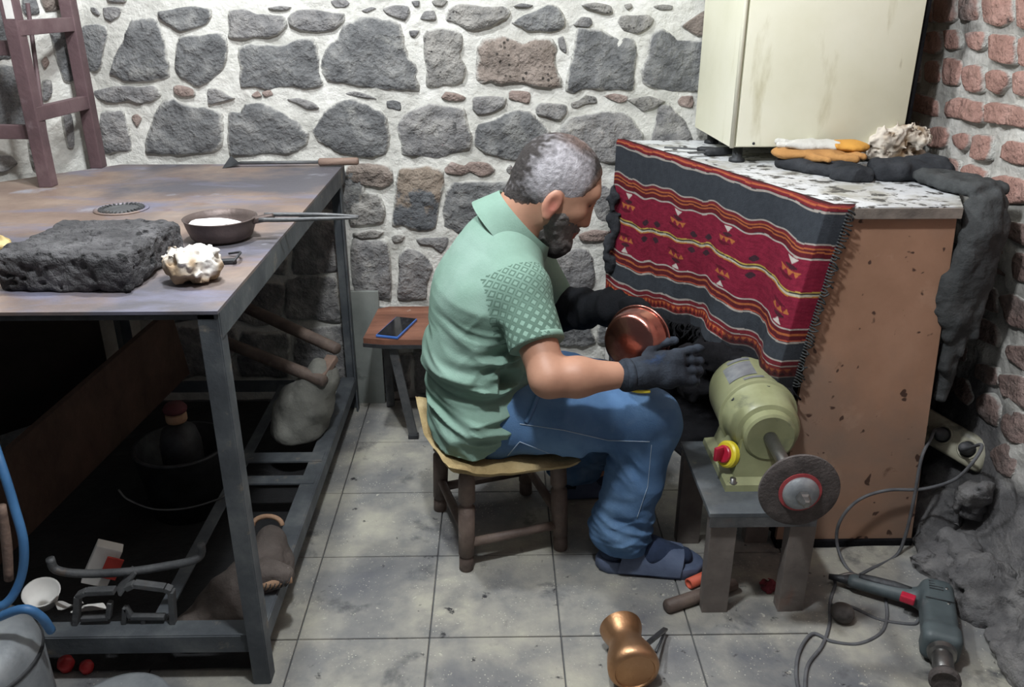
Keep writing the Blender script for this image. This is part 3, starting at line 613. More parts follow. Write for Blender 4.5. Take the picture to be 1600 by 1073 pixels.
# ---- cotton wad
def lump(name,c,r,label,cat,cols,seed,res=.003,nf=30,amp=.014,base=None,extra=()):
    c=np.asarray(c,float); r=np.asarray(r,float); g=max(r)*.5+.02
    S=SDF(c-r-g,c+r+g,res); S.ell(c,r)
    for dc,rr in extra: S.ell(c+np.asarray(dc),rr,None,.015)
    S.warp(lambda x,y,z:amp*fbm(x,y,z,nf,3,seed)+amp*.5*np.abs(noise(x*nf*1.7,y*nf*1.7,z*nf*1.7,seed+5)),.05)
    if base is not None: S.cut(lambda x,y,z:base-z+0*x+0*y)
    V,F=S.mesh(); n=fbm(V[:,0],V[:,1],V[:,2],22,3,seed+9)+cols[3]*(V[:,0]-c[0])/r[0]+cols[4]*(V[:,2]-c[2])/r[2]
    t=np.clip(n*1.1+.5,0,1)[:,None]; C=np.array(lin(cols[0])[:3])*(1-t)+np.array(lin(cols[1])[:3])*t
    t2=np.clip(fbm(V[:,0],V[:,1],V[:,2],55,2,seed+17)*1.6-.55,0,1)[:,None]; C=C*(1-t2)+np.array(lin(cols[2])[:3])*t2
    return tag(mk(name,(V,F),m_vc,None,True,col=C),label,cat)
wd=atz(298,448,BH)
lump('cotton_wad',(wd[0]-.002,wd[1]+.035,BH+.033),(.057,.044,.036),'white cotton wad with scorched brown edges against the charred block','cotton',('a08a70','fffcf5','51402e',.25,1.1),61,.0028,55,.010,base=BH+.0005)
# ---- small pan of white powder
pc=np.array([-.612,1.835,BH+.001])
pan=thing('pan','small dark metal pan filled with white powder on the bench','pan',pc)
mk('bowl',lathe([(.0,0),(.055,0),(.066,.008),(.074,.03),(.078,.046),(.080,.048),(.077,.049),(.072,.034),(.063,.012),(.0,.010)],pc,(0,0,1),40),m_pan,pan)
mk('handle_socket',beam(pc+[.070,.0,.040],pc+[.118,.004,.048],.022,.014,.004),m_pan,pan)
mk('powder',grid(24,24,lambda u,v:(pc[0]+.068*u*np.cos(v*2*math.pi),pc[1]+.068*u*np.sin(v*2*math.pi),pc[2]+.026+.008*(1-u)+.010*np.cos(v*2*math.pi)*-u+.002*noise(u*9,v*20,0,3))),m_powder,pan)
tg=thing('tongs','pair of thin steel tongs lying with tips over the bench edge','tongs',pc+[.15,0,.05])
for dz in (-.030,.016):
    mk('tong_arm',tube([pc+[.095,-.004+dz,.050],pc+[.15,-.004+dz,.050],pc+[.23,.0+dz*.75,.049],pc+[.305,.0+dz*.25,.047]],[.005,.005,.0045,.003],8,4),m_iron_grey,tg)
tag(mk('iron_offcut',join(box(atz(352,412,BH)+[0,0,.005],(.045,.016,.009),.002,rz(.15)),tube([atz(365,415,BH)+[0,0,.008],atz(374,411,BH)+[0,0,.016],atz(374,405,BH)+[0,.01,.012],atz(355,403,BH)+[0,.015,.005]],.0025,6)),m_iron),'small bent iron offcut lying beside the pan','offcut')
sp=atz(-2,400,BH)
lump('sponge_piece',(sp[0],sp[1],BH+.02),(.022,.03,.022),'small pale yellow sponge lump at the far end of the charred block','sponge',('9c8450','d9c48e','6e5a36',0,.5),77,base=BH+.0005)
# ================================================================== clutter under the bench
# leaning plank
a=aty(-30,790,1.75);b=aty(150,625,2.25)
tag(mk('plank',beam((-1.24,1.70,.175),(-1.02,2.50,.32),.02,.24,.002,(0,0,1)),m_plank,None,False),'long dusty brown plank resting on edge in the dark under the bench','plank')
q=aty(139,660,2.1)
tag(mk('brush_handle',lathe([(.008,0),(.012,.01),(.010,.06),(.012,.085),(.006,.09)],(q[0],2.07,.20),(0,0,1),12),m_woodgrip),'short yellowish wooden handle standing against the brown plank','handle')
tag(mk('shade_board',(lambda a,b:beam(a,b,.02,.60,.002,(0,0,1)))(np.array([-1.27,2.52,.42]),np.array([-1.86,1.88,.42])),M('shade_black_wood',[(.3,'1d1917'),(.7,'2e2724')],6,.95,bump=.4),None,False),'large black board added along the wall to darken the space under the bench','board')  # added board covers the pale wall to deepen the shade under the bench
# grey tank with blue hose
tk=thing('gas_cylinder','scuffed grey metal cylinder beside the front of the bench','cylinder',(-1.005,1.238,0))
mk('tank_body',lathe([(.0,0),(.125,0),(.135,.01),(.136,.20),(.128,.232),(.105,.252),(.0,.262)],(-1.005,1.238,0),(0,0,1),40),m_tank,tk)
mk('seam_band',lathe([(.1345,.195),(.1385,.197),(.1385,.203),(.1345,.205)],(-1.005,1.238,0),(0,0,1),40),m_iron,tk)
hp=[(-.985,1.45,.66),aty(0,720,1.37),aty(22,790,1.35),aty(37,850,1.335),aty(32,905,1.33),aty(5,945,1.31),(-1.0,1.30,.285),(-.98,1.25,.272),aty(30,952,1.24),aty(62,962,1.25),aty(80,985,1.27)]
tag(mk('blue_hose',tube(hp,.0085,10,8),m_blue),'bright blue rubber hose curling over the grey cylinder','hose')
# cast iron burner frame
bf=thing('burner_frame','grey cast-iron burner frame propped on the bench lower rail','burner frame',(-.78,1.47,.12))
def pipe(name,P,w_=.018,t_=.012,par=None,mat=m_iron_grey):
    return mk(name,join(*[beam(P[i],P[i+1],w_,t_,.002) for i in range(len(P)-1)]),mat,par,False)
m_floor_dark=M('near_black_floor',[(.3,'141416'),(.6,'232325'),(.75,'3a3a3b')],7,.9,bump=.5,bscale=40)
mk('dark_patch',grid(60,70,lambda u,v:(-1.9+u*(1.36+.02*noise(v*20,0,0,5)),1.42+v*1.28,.006+.002*fbm(u*9,v*9,0,1,3,3))),m_floor_dark,fl,label='near-black patch on the floor under the bench')  # near-black sheet over the floor within the bench footprint
fr=lambda px,py,y=1.43:aty(px,py,y)
pipe('outer_frame',[fr(118,990),fr(122,930),fr(135,924),fr(180,922)],par=bf)
pipe('outer_frame',[fr(198,918),fr(210,912),fr(258,918),fr(268,922),fr(272,985)],par=bf)
pipe('inner_bar',[fr(128,966),fr(170,964),fr(172,940)],.014,.01,bf)
pipe('inner_bar',[fr(194,988),fr(196,948),fr(205,963),fr(258,963)],.014,.01,bf)
pipe('foot',[fr(225,966),fr(224,990)],.012,.01,bf)
mk('support_bar',tube([fr(78,872,1.46),fr(88,890,1.46),fr(130,896,1.46),fr(200,893,1.46),fr(260,884,1.47),fr(300,876,1.47),fr(314,866,1.48),fr(314,850,1.48)],.009,8,4),m_iron_grey,bf)
mk('bracket',beam(fr(210,890,1.46),fr(185,925,1.44),.03,.006,.001),m_iron_grey,bf,False)
# card box and papers
cb=thing('card_box','torn cream and red card box stuck behind the burner frame','box',fr(150,930,1.52))
R=rz(.3)@ry(.5)
mk('box_body',box(fr(160,880,1.56),(.055,.03,.10),.002,R),m_white,cb,False)
mk('red_panel',box(fr(165,885,1.54)+[.012,0,-.005],(.035,.004,.055),.001,R),m_redcard,cb,False)
pp=[('crumpled white paper scrap tucked beside the burner frame',(105,945),(.05,.003,.06),.7,m_white),('white printed leaflet poking out below the card box',(140,950),(.03,.003,.07),-.5,m_white)]
for l,(px,py),s_,a_,mm in pp:
    c=fr(px,py,1.49); 
    V,F=grid(8,8,lambda u,v:((u-.5)*s_[0],.006*np.sin(u*5+v*4),(v-.5)*s_[2])); V=V@(rx(1.0)@ry(a_)).T+c
    tag(mk('paper',(np.vstack([V,V+[0,.002,0]]),F+[tuple(i+64 for i in f[::-1]) for f in F]),mm),l,'paper')
c=fr(58,938,1.48)
tag(mk('plastic_tub',lathe([(0,0),(.028,0),(.036,.03),(.038,.034),(.034,.033),(.026,.004),(0,.004)],(c[0],1.50,.126),(.2,-.3,1),28),m_white),'small white plastic tub half hidden behind the grey cylinder','tub')
for l,px,py,y,r in (('glossy bright red ball under the bench front rail',103,1037,1.47,.018),('dull red plastic ball under the bench front rail',135,1040,1.48,.015)):
    c=atz(px,py,.018); tag(mk('plastic_ball',lathe([(0,0),(r*.7,r*.2),(r,r),(r*.8,r*1.7),(0,r*2)],(c[0],c[1],.0),(0,0,1),20),m_redpl),l,'ball')
for l,px,r,hh in (('wide grey metal basin with a pale rim in front of the bench',195,.098,.062),('small grey metal lid beside the bench front leg',388,.058,.052)):
    c=aty(px,1062,1.30); b=thing('basin',l,'basin',(c[0],1.255,0))
    mk('basin_wall',lathe([(0,0),(r*.8,0),(r*.97,hh-.01),(r*.95,hh-.01),(r*.78,.005),(0,.005)],(c[0],1.255,0),(0,0,1),40),m_iron_grey,b)
    mk('basin_rim',lathe([(r*.94,hh-.012),(r,hh-.009),(r,hh),(r*.94,hh)],(c[0],1.255,0),(0,0,1),40),m_tank if r>.08 else m_iron_grey,b)
# old leather bag
S=SDF((-.78,1.40,-.01),(-.44,1.80,.28),.0045)
S.cone((-.68,1.50,.05),(-.60,1.55,.075),.045,.06,.04,((0,0,1),1.2)).cone((-.60,1.55,.075),(-.53,1.62,.12),.06,.05,.04).cone((-.60,1.55,.10),(-.530,1.545,.150),.05,.032,.03).cone((-.530,1.545,.155),(-.480,1.532,.158),.030,.024,.02).cone((-.56,1.60,.12),(-.535,1.66,.165),.048,.036,.03)
S.warp(lambda x,y,z:.006*fbm(x,y,z,22,3,71)); S.cut(lambda x,y,z:.001-z+0*x+0*y)
bg=thing('leather_bag','old brown leather bag with a stitched tan seam under the bench edge','bag',(-.6,1.55,0))
mk('bag_body',S.mesh(),m_leather,bg)
e0=np.array([-.520,1.508,.150]);e1=np.array([-.458,1.522,.158])
mk('tan_seam',tube([e0,(e0+e1)/2+[0,-.004,.004],e1],[.010,.011,.008],8,4,.7),m_tanlea,bg)
for t in np.linspace(.1,.9,6):
    c=e0+(e1-e0)*t; mk('stitch',tube([c+[-.006,-.010,-.008],c+[.002,-.013,.004],c+[.004,-.004,.011]],.0013,5,2),m_iron,bg)
cc=np.array([-.548,1.68,.19]); mk('bag_handle',tube([cc+[.035*math.cos(a),.01*math.sin(a),.02*math.sin(a)] for a in np.linspace(0,math.pi,8)],.006,8,2),m_tanlea,bg)
# canvas sack + wooden frame of a broken stool
S=SDF((-.72,2.05,-.01),(-.42,2.48,.42),.0055)
S.cone((-.585,2.25,.16),(-.52,2.27,.30),.078,.055,.04,((1,0,.3),1.25)).cone((-.60,2.24,.15),(-.59,2.25,.20),.075,.08,.04)
S.warp(lambda x,y,z:.008*fbm(x,y,z,13,3,81)-.004*np.abs(np.sin(x*40+z*30))); S.cut(lambda x,y,z:.135-z+0*x+0*y)
tag(mk('canvas_sack',S.mesh(),m_sack),'slumped grey canvas sack standing inside the bench by its rear leg','sack')
bs=thing('broken_stool','broken round-pole stool frame lying on the canvas sack under the bench','stool',(-.6,2.3,.31))
def rod(name,a,b,r,par,mat=m_woodgrip): return mk(name,lathe([(r*.8,0),(r,.006),(r*1.05,np.linalg.norm(np.array(b)-a)*.5),(r,np.linalg.norm(np.array(b)-a)-.006),(r*.8,np.linalg.norm(np.array(b)-a))],a,np.array(b)-a,14),mat,par)
rod('pole',np.array([-.84,2.56,.43]),aty(528,546,2.31),.018,bs,m_stoolwood); rod('pole',np.array([-.86,2.42,.36]),aty(508,596,2.21),.018,bs,m_stoolwood)  # darker wood on the poles stands in for the shadow over them
mk('cross_piece',beam(aty(520,558,2.30),aty(498,592,2.22),.035,.022,.004),m_woodgrip,bs,False)
# dark bucket with hoop handle and a red valve bottle
bk=thing('bucket','black bucket with a thin wire handle deep under the bench','bucket',(-.875,2.05,0))
mk('bucket_body',lathe([(0,0),(.10,0),(.125,.2),(.128,.2),(.128,.206),(.118,.206),(.095,.008),(0,.008)],(-.875,2.05,0),(0,0,1),36),m_iron,bk)
mk('wire_handle',tube([aty(185,765,1.90),aty(200,780,1.885),aty(240,795,1.875),aty(290,794,1.875),aty(340,780,1.885),aty(357,768,1.9)],.003,6,6),m_steel,bk)
bt=thing('valve_bottle','dark bottle with a yellow collar and red valve standing in the black bucket','bottle',(-.875,2.05,.02))
mk('bottle_body',lathe([(0,0),(.055,0),(.055,.2),(.045,.24),(.02,.26),(.0,.262)],(-.875,2.05,.009),(0,0,1),24),m_iron,bt)
mk('collar',lathe([(.026,.255),(.028,.26),(.028,.275),(.022,.28)],(-.875,2.05,.02),(0,0,1),20),m_tanlea,bt)
mk('valve',lathe([(.012,.28),(.03,.285),(.032,.295),(.025,.305),(0,.308)],(-.875,2.05,.02),(0,0,1),20),M('shaded_maroon_plastic',[(.3,'4a2226'),(.7,'63303a')],10,.8,bump=.1),bt)  # red valve darkened to maroon, the shade put into its colour
a=aty(2,790,1.40);b=aty(14,905,1.40)
tag(mk('cane_stick',tube([a,(a+b)/2+[.003,0,0],b],[.009,.010,.009],9,5),m_woodgrip),'short knotty cane stick upright behind the grey cylinder','stick')
# ================================================================== folding side table and phone
sd=thing('side_table','small side table with a scuffed brown top behind the green-shirted man','side table',(-.30,2.56,0))
tp=[(-.418,2.42),(-.35,2.405),(-.13,2.40),(-.13,2.70),(-.37,2.70),(-.405,2.68)]
mk('table_top',prism(tp,.345,.362),m_board,sd,False); mk('edge_band',prism([(x*1.004,y*.999) for x,y in tp],.333,.345),m_iron,sd,False)
la=aty(612,540,2.42); lb=atz(646,680,.012)
mk('leg',beam((la[0],2.43,.335),(lb[0],2.435,.012),.028,.014,.002,(0,-1,0)),m_iron_grey,sd,False); mk('leg',beam((-.17,2.66,.335),(-.17,2.66,.006),.028,.014,.002,(0,-1,0)),m_iron_grey,sd,False)
mk('leg',beam((-.38,2.66,.335),(-.38,2.66,.006),.028,.014,.002,(0,-1,0)),m_iron_grey,sd,False)
mk('rubber_foot',box((lb[0],2.435,.009),(.034,.022,.016),.003),m_iron,sd,False)
ph=thing('phone','black-screened smartphone with a blue edge lying on the side table','phone',(-.32,2.50,.363))
pa=math.atan2(2.566-2.392,-.263+.314); R=rz(pa)
mk('phone_case',box((-.321,2.492,.3675),(.165,.074,.008),.003,R),m_phoneblue,ph,True,sharp=40); mk('screen',box((-.321,2.492,.3719),(.158,.067,.0012),.0004,R),m_phone,ph,False)
# ================================================================== corner cabinet, kilim and what lies on it
CH=.913; KA=np.array([.393,2.705]); KB=np.array([.735,1.832])
cab=thing('corner_cabinet','corner cabinet with a brown hardboard front and worn white top','cabinet',(.9,2.2,0))
top=[(.385,2.715),(1.215,2.715),(1.215,2.25),(1.03,1.822),(.733,1.822)]
mk('counter_top',prism(top,CH-.026,CH),m_counter,cab,False)
mk('edge_strip',box((.8815,1.8195,CH-.014),(.297,.004,.024),.001),m_edge,cab,False,label='grimy wooden edge of the top')
pv=[(.726,1.834,.012),(1.085,1.834,.012),(1.028,1.834,CH-.027),(.737,1.834,CH-.027)]
V=np.array(pv+[(x,y+.014,z) for x,y,z in pv]); mk('front_panel',(V,[(0,1,2,3),(7,6,5,4),(0,4,5,1),(1,5,6,2),(2,6,7,3),(3,7,4,0)]),m_chip,cab,False)
mk('side_panel',(lambda P:(np.array([(x,y,z) for z in (.012,CH-.027) for x,y in P]),[(0,1,2,3),(7,6,5,4),(0,4,5,1),(1,5,6,2),(2,6,7,3),(3,7,4,0)]))([(1.03,1.85),(1.19,2.25),(1.18,2.255),(1.018,1.85)]),m_soot_shadow,cab,False)
mk('plinth',box((.905,1.85,.012),(.36,.05,.024),.003),m_soot_shadow,cab,False)
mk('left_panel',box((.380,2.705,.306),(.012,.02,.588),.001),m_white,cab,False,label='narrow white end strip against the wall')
mk('back_panel',box((.80,2.712,CH/2-.014),(.80,.006,CH-.03),0),m_soot_shadow,cab,False)
mk('inner_floor',prism([(.41,2.70),(1.18,2.70),(1.18,2.25),(1.06,1.86),(.75,1.86)],.003,.012),m_soot_shadow,cab,False)
mk('inner_wall',box((.755,2.20,CH/2-.014),(.01,.70,CH-.03),0,rz(.0)),m_soot_shadow,cab,False,label='soot-black inner board')
# kilim
KW=unit(np.append(KB-KA,0)); KN=np.array([KW[1],-KW[0],0]); KN=KN if KN[0]<0 else -KN
LK=np.linalg.norm(KB-KA)
def kil(u,v):
    s=-.012+u*(LK+.062)
    drop=.545-.12*u+.015*np.sin(u*9); 
    wrapped=np.clip((u-.955)/.045,0,1)
    bx=KA[0]+KW[0]*np.minimum(s,LK-.002); by=KA[1]+KW[1]*np.minimum(s,LK-.002)
    ex=np.maximum(s-(LK-.002),0)
    bx=bx+ex*.95
    d=v*drop; z=CH+.004-np.maximum(d-.012,0); inw=np.maximum(.012-d,0)
    out=.010+.012*v*np.sin(u*21+1.0)+.020*v*v*np.sin(u*11+.6)+.03*v*np.clip((u-.78)/.1,0,1)*np.clip((.97-u)/.1,0,1)*1.2
    out=out*np.minimum(1,d/.02)+.004*fbm(u*14,v*7,0,1,2,5)*v
    out=out-inw
    # pull of the free right-hand corner
    pull=np.clip((u-.72)/.28,0,1)**1.5*v
    x=bx+KN[0]*out-.085*pull; y=by+KN[1]*out-.022*np.clip((u-.85)/.12,0,1)*np.minimum(1,d/.010)
    z=z-.02*pull*np.clip((u-.8)/.2,0,1)+.005*np.sin(u*25+.5)*np.minimum(v*9,1)+.003*np.sin(u*61)*np.minimum(v*9,1)
    return x,y,z
NU,NV=420,250
V,F=grid(NU,NV,kil)
U_,W_=np.meshgrid(np.linspace(0,1,NU),np.linspace(0,1,NV),indexing='ij')
Lc=lambda h:np.array(lin(h)[:3])
C=np.zeros((NU,NV,3)); C[:]=Lc('3c4046')
wv=W_+.0025*noise(U_*30,W_*8,0,2)
bands=[(0,.016,'4a2528'),(.016,.028,'7a3030'),(.028,.036,'a35a3c'),(.036,.05,'6e2830'),(.052,.062,'a49d96'),
(.212,.22,'a49d96'),(.22,.236,'6e2830'),(.236,.244,'a5603c'),(.244,.254,'5a242a'),(.254,.262,'a5603c'),(.262,.286,'5e2229'),(.287,.296,'aca59e'),
(.296,.462,'7c2438'),(.462,.469,'b59a4e'),(.469,.476,'3c3a3c'),(.476,.486,'b4b19e'),(.486,.493,'b5793c'),(.493,.66,'7c2438'),(.66,.669,'aca59e'),(.669,.69,'5e2229'),(.69,.70,'a5603c'),(.70,.724,'5a242a'),(.724,.732,'a8503c'),(.735,.744,'a49d96'),
(.838,.847,'a49d96'),(.847,.87,'6e2830'),(.87,.876,'aca59e'),(.876,.934,'7d2d2c'),(.934,.94,'aca59e')]
for a,b,h in bands: C[(wv>=a)&(wv<b)]=Lc(h)
fieldm=((wv>.296)&(wv<.66)); C[fieldm]*= (1+.18*noise(U_*60,W_*160,0,7))[fieldm][:,None]
def tri(uc,vc,hu,hv,sgn,h):
    t=(W_-vc)/hv*sgn; m=(np.abs(U_-uc)<hu*(1-np.clip(t,0,1)))&(t>=0)&(t<=1); C[m]=Lc(h)
def blob(uc,vc,ru,rv,h):
    m=((np.abs(U_-uc)/ru)+(np.abs(W_-vc)/rv)<1.25)&(np.abs(U_-uc)<ru)&(np.abs(W_-vc)<rv); C[m]=Lc(h)
for uc in (.10,.375,.62,.895):
    for sg,v0 in ((1,.305),(-1,.652)):
        tri(uc,v0,.017,.03,sg,'c4bdb6'); blob(uc,v0+sg*.045,.02,.012,'44262e')
        for k in (-1,0,1): tri(uc+k*.024,v0+sg*.062,.013,.03,sg,'b06a3e')
        blob(uc-.012,v0+sg*.10,.028,.010,'5a1c2a')
for uc in (.20,.27,.45,.53,.73):
    blob(uc,.43,.018,.018,'3e2a32'); blob(uc-.005,.525,.018,.018,'3e2a32')
for k in range(46):
    tri(.02+k*.021,.89,.009,.022,1,'b8673c'); tri(.03+k*.021,.925,.008,.02,-1,'4a2020')
sootk=np.clip((W_-.84)*14*(np.abs(U_-.56)>.11)+np.clip(W_-.9,0,1)*6+(U_-.80)*2.5+.5*fbm(U_*6,W_*6,0,1,3,8)-.1,0,1)[...,None]*.72; C=C*(1-sootk)+Lc('242326')*sootk
kl=thing('kilim','red and black woven kilim with white triangles hanging over the cabinet corner','rug',(.55,2.25,.35))
V2=V.copy(); nrm=KN*-.004; n=len(V)
mk('woven_cloth',(np.vstack([V,V+nrm]),F+[tuple(i+n for i in f[::-1]) for f in F]),m_kilim,kl,True,col=np.vstack([C.reshape(-1,3)]*2))
Vb=V.reshape(NU,NV,3)[:,-1]; frg=[]
for k in range(0,NU,2):
    p=Vb[k]; frg.append(tube([p,p+[random.uniform(-.012,.012),random.uniform(-.012,.008),-.012],p+[random.uniform(-.03,.03),random.uniform(-.025,.012),-.02-random.uniform(0,.03)]],.003,4,2))
f_=mk('fringe',join(*frg),m_soot_shadow,kl); f_['kind']='stuff'
Vr=V.reshape(NU,NV,3)[-1]; frg=[]
for k in range(10,NV,4):
    p=Vr[k]; frg.append(tube([p+[-.004,0,0],p+[.006,random.uniform(-.006,.0),-.004],p+[random.uniform(.008,.02),random.uniform(-.006,0),random.uniform(-.016,.004)]],.0022,4,2))
f_=mk('frayed_edge',join(*frg),m_greycloth,kl); f_['kind']='stuff'
# black fluff behind the polished bowl, under the kilim
S=SDF((.40,1.86,.28),(.76,2.30,.62),.006)
for i in range(16):
    t=random.random(); S.ell((.50+t*.16+random.gauss(0,.012),2.10-t*.18,.40+random.gauss(0,.05)),np.array([.032,.045,.04])*random.uniform(.7,1.2),None,.03)
S.warp(lambda x,y,z:.012*fbm(x,y,z,35,3,91),.05)
tag(mk('soot_rag',S.mesh(),m_soot_shadow),'tangled soot-black rag under the kilim hem behind the motor','rag')
S=SDF((.31,2.56,.46),(.44,2.72,.84),.006)
for z in np.linspace(.56,.80,7): S.ell((.366+random.gauss(0,.008),2.66,z-.04),(.017*random.uniform(.7,1.3),.02,.03),None,.02)
S.warp(lambda x,y,z:.010*fbm(x,y,z,30,3,95),.05)
tag(mk('black_rag',S.mesh(),m_blackcloth),'small black rag hanging down the cabinet end strip','rag')
# ---- cream metal cabinet standing on the counter
cc=thing('metal_cabinet','cream enamelled metal cabinet standing in the corner on the worn white top','cabinet',(.88,2.5,CH))
x0,x1=.638,1.105; y0=2.33; y1=2.70; zb=.957; zt=1.78; xl=.622
P=[(x0,y0),(x1,y0),(1.15,y1),(xl,y1)]
V=np.array([(x,y,z) for z in (zb,zt) for x,y in P]); Fq=[(3,2,1,0),(4,5,6,7),(0,1,5,4),(1,2,6,5),(2,3,7,6),(3,0,4,7)]
mk('body',(V,Fq),m_cream,cc,False)
mk('door',box(((x0+x1)/2+.006,y0-.006,(zb+zt)/2),(x1-x0-.012,.012,zt-zb-.006),.004),m_cream,cc,True,sharp=40)
mk('corner_bead',cyl((x0+.002,y0-.008,zb),(x0+.002,y0-.008,zt),.006,n=10),m_cream,cc)
for x,y in ((x0+.03,y0+.03),(x1-.03,y0+.03),(x0+.03,y1-.04),(x1-.03,y1-.04)):
    mk('foot',lathe([(.022,0),(.022,.008),(.014,.012),(.014,.044)],(x,y,CH),(0,0,1),16),m_iron,cc)
mk('rivet',lathe([(.004,0),(.003,.002),(0,.003)],(x0+.06,y0-.012,zb+.012),(0,-1,0),10),m_iron,cc)
mk('shadow_side',box((x1+.012,y0+.05,(zb+zt)/2),(.014,.10,zt-zb),.002),m_soot_shadow,cc,False,label='black strip painted as the shadow down the right side')  # black strip stands in for the shadow gap right of the cabinet
# ---- files on the counter
def filetool(label,a,b,hl,r,w_):
    a=np.asarray(a);b=np.asarray(b); d=unit(b-a); t=thing('file',label,'file',(a+b)/2-[0,0,r])
    mk('blade',beam(a,b-d*hl,w_,.004,.001),m_iron_grey,t,False); mk('handle',lathe([(r*.6,0),(r,.012),(r*1.05,hl*.5),(r*.7,hl)],b-d*hl,d,12),m_iron,t)
filetool('thin file with a black handle pointing at the cream cabinet',(.495,2.52,CH+.012),(.655,2.46,CH+.012),.075,.009,.012)
filetool('thick black-handled file beside the thinner one on the white top',(.545,2.42,CH+.013),(.70,2.46,CH+.013),.11,.012,.016)
# ---- black cloths, gloves, wool
def cloth(name,c,h,rot,label,mat,seed,amp=.008,extra=()):
    c=np.asarray(c,float); S=SDF(c-[h[0]+.08,h[1]+.08,h[2]+.03],c+[h[0]+.08,h[1]+.08,h[2]+.05],.004)
    S.rbox(c,h,min(h)*.9,rz(rot))
    for dc,hh,rr in extra: S.rbox(c+np.asarray(dc),hh,min(hh)*.9,rz(rr),.012)
    S.warp(lambda x,y,z:amp*fbm(x,y,z,18,3,seed)+.003*np.sin((x*.6+y)*120+3*noise(x*12,y*12,z*12,seed)),.04)
    S.cut(lambda x,y,z:CH+.0008-z+0*x+0*y); return tag(mk(name,S.mesh(),mat),label,'cloth')
cloth('folded_cloth',(.845,2.195,CH+.014),(.125,.042,.016),-.95,'crumpled black cloth under the yellow work gloves',m_blackcloth,101,extra=(((.055,-.085,-.002),(.05,.035,.014),-.3),))
cloth('cloth_pad',(1.045,2.125,CH+.022),(.095,.058,.024),-.12,'thick folded black cloth pad in front of the wool tuft',m_blackcloth,107,.006,(((.02,.01,.016),(.07,.04,.012),.3),))
def glove_flat(label,c,rot,mat,cuff,seed,lift=0):
    c=np.asarray(c,float); R=rz(rot); S=SDF(c-.17,c+.17,.003)
    T=lambda p:c+R@np.asarray(p)
    S.cone(T((-.02,0,0)),T((.03,0,0)),.036,.036,.02,((0,0,1),2.4))
    for i,(yy,L) in enumerate(((-.028,.06),(-.010,.075),(.010,.072),(.028,.055))): S.cone(T((.035,yy,0)),T((.04+L,yy*1.25,.004*(i%2))),.0105,.0085,.012)
    S.cone(T((-.01,-.03,0)),T((.035,-.062,0)),.012,.009,.012)
    S.warp(lambda x,y,z:.004*fbm(x,y,z,30,2,seed)); t=thing('work_glove',label,'glove',c-[0,0,.015]); mk('hand_part',S.mesh(),mat,t)
    S=SDF(c-.15,c+.15,.003); S.cone(T((-.075,0,0)),T((-.035,0,0)),.042,.038,.01,((0,0,1),2.6)); S.warp(lambda x,y,z:.004*fbm(x,y,z,30,2,seed+3)); mk('cuff',S.mesh(),cuff,t)
glove_flat('white cotton work glove with a yellow cuff on top of the black cloth',(.865,2.262,CH+.060),2.95,m_wglove,m_yglove,111)
glove_flat('tan leather work glove under the white glove on the black cloth',(.845,2.235,CH+.040),-.45,M('tan_leather_glove',[(.3,'96693a'),(.7,'b58750')],12,.9,bump=.4),MATS['tan_leather_glove'],117)
wc=np.array([1.085,2.33,CH+.055])
lump('wool_tuft',wc,(.085,.05,.045),'dirty white tuft of raw wool against the cream cabinet','wool',('9c8263','ded5c8','5a4734',-.55,.25),121,.0032,48,.022,base=CH+.001,extra=(((.05,0,.0),(.05,.04,.04)),((-.05,.0,-.01),(.04,.035,.035))))
# charcoal rag hanging over the right end
S=SDF((.96,1.74,.36),(1.25,2.18,.99),.005)
S.rbox((1.095,2.00,CH+.020),(.055,.12,.018),.016,rz(.25),.03)
for x_,y_,zt_,zb_,r_ in ((1.046,1.838,.80,.665,.024),(1.068,1.832,.90,.64,.026),(1.092,1.838,.91,.52,.026),(1.115,1.845,.92,.56,.026),(1.138,1.85,.90,.60,.024),(1.10,1.855,.62,.43,.024),(1.075,1.83,.70,.60,.022)):
    S.cone((x_+.012,y_+.03,zt_),(x_,y_,zt_-.06),r_*.9,r_,.012); S.cone((x_,y_,zt_-.06),(x_-.012,y_,zb_),r_,r_*.8,.012)
S.warp(lambda x,y,z:.008*np.abs(noise(x*34,y*30,z*9,131))+.005*fbm(x,y,z,30,2,133),.05)
tag(mk('hanging_rag',S.mesh(),m_greycloth),'charcoal grey rag hanging over the cabinet end beside the bricks','rag')
# ================================================================== polishing motor on its steel stand
sn=thing('steel_stand','low rusty steel stand carrying the green motor','stand',(.59,1.73,0))
mk('stand_top',box((.589,1.735,.279),(.245,.325,.012),.002),m_steel_dark,sn,False)
mk('apron',box((.589,1.576,.262),(.24,.006,.03),.001),m_iron_grey,sn,False)
for lx,ly in ((.505,1.60),(.685,1.60),(.498,1.868),(.68,1.868)):
    mk('leg',box((lx,ly,.1345),(.060,.035,.269),.002),M('rusty_channel',[(.3,'5d5753'),(.5,'716a65'),(.7,'857d77')],8,.8,.1,bump=.2,stain=('7d5d4e',5,.62,.75)),sn,False)
MZ=.41; MX=.622
mo=thing('polishing_motor','olive green polishing motor with a brush wheel on the steel stand','motor',(MX,1.75,.285))
ax=unit(np.array([-.03,-1,0])); A=np.array([MX+.008,1.985,MZ])
mk('housing',lathe([(.0,0),(.045,.0),(.070,.008),(.086,.03),(.091,.055),(.091,.175),(.094,.18),(.094,.187),(.088,.19),(.082,.205),(.079,.26),(.072,.272),(.062,.276),(.060,.296),(.054,.300),(.030,.297),(.0,.297)],A,ax,44),m_green,mo,True,sharp=35)
mk('shaft',cyl(A+ax*.29,A+ax*.50,.016,.014),m_steel,mo)
mk('rear_shaft',cyl(A-ax*.10,A+ax*.01,.013,.016),m_steel,mo)
q=lambda a,h,r: A+ax*h+np.array([math.sin(a),0,math.cos(a)])*r
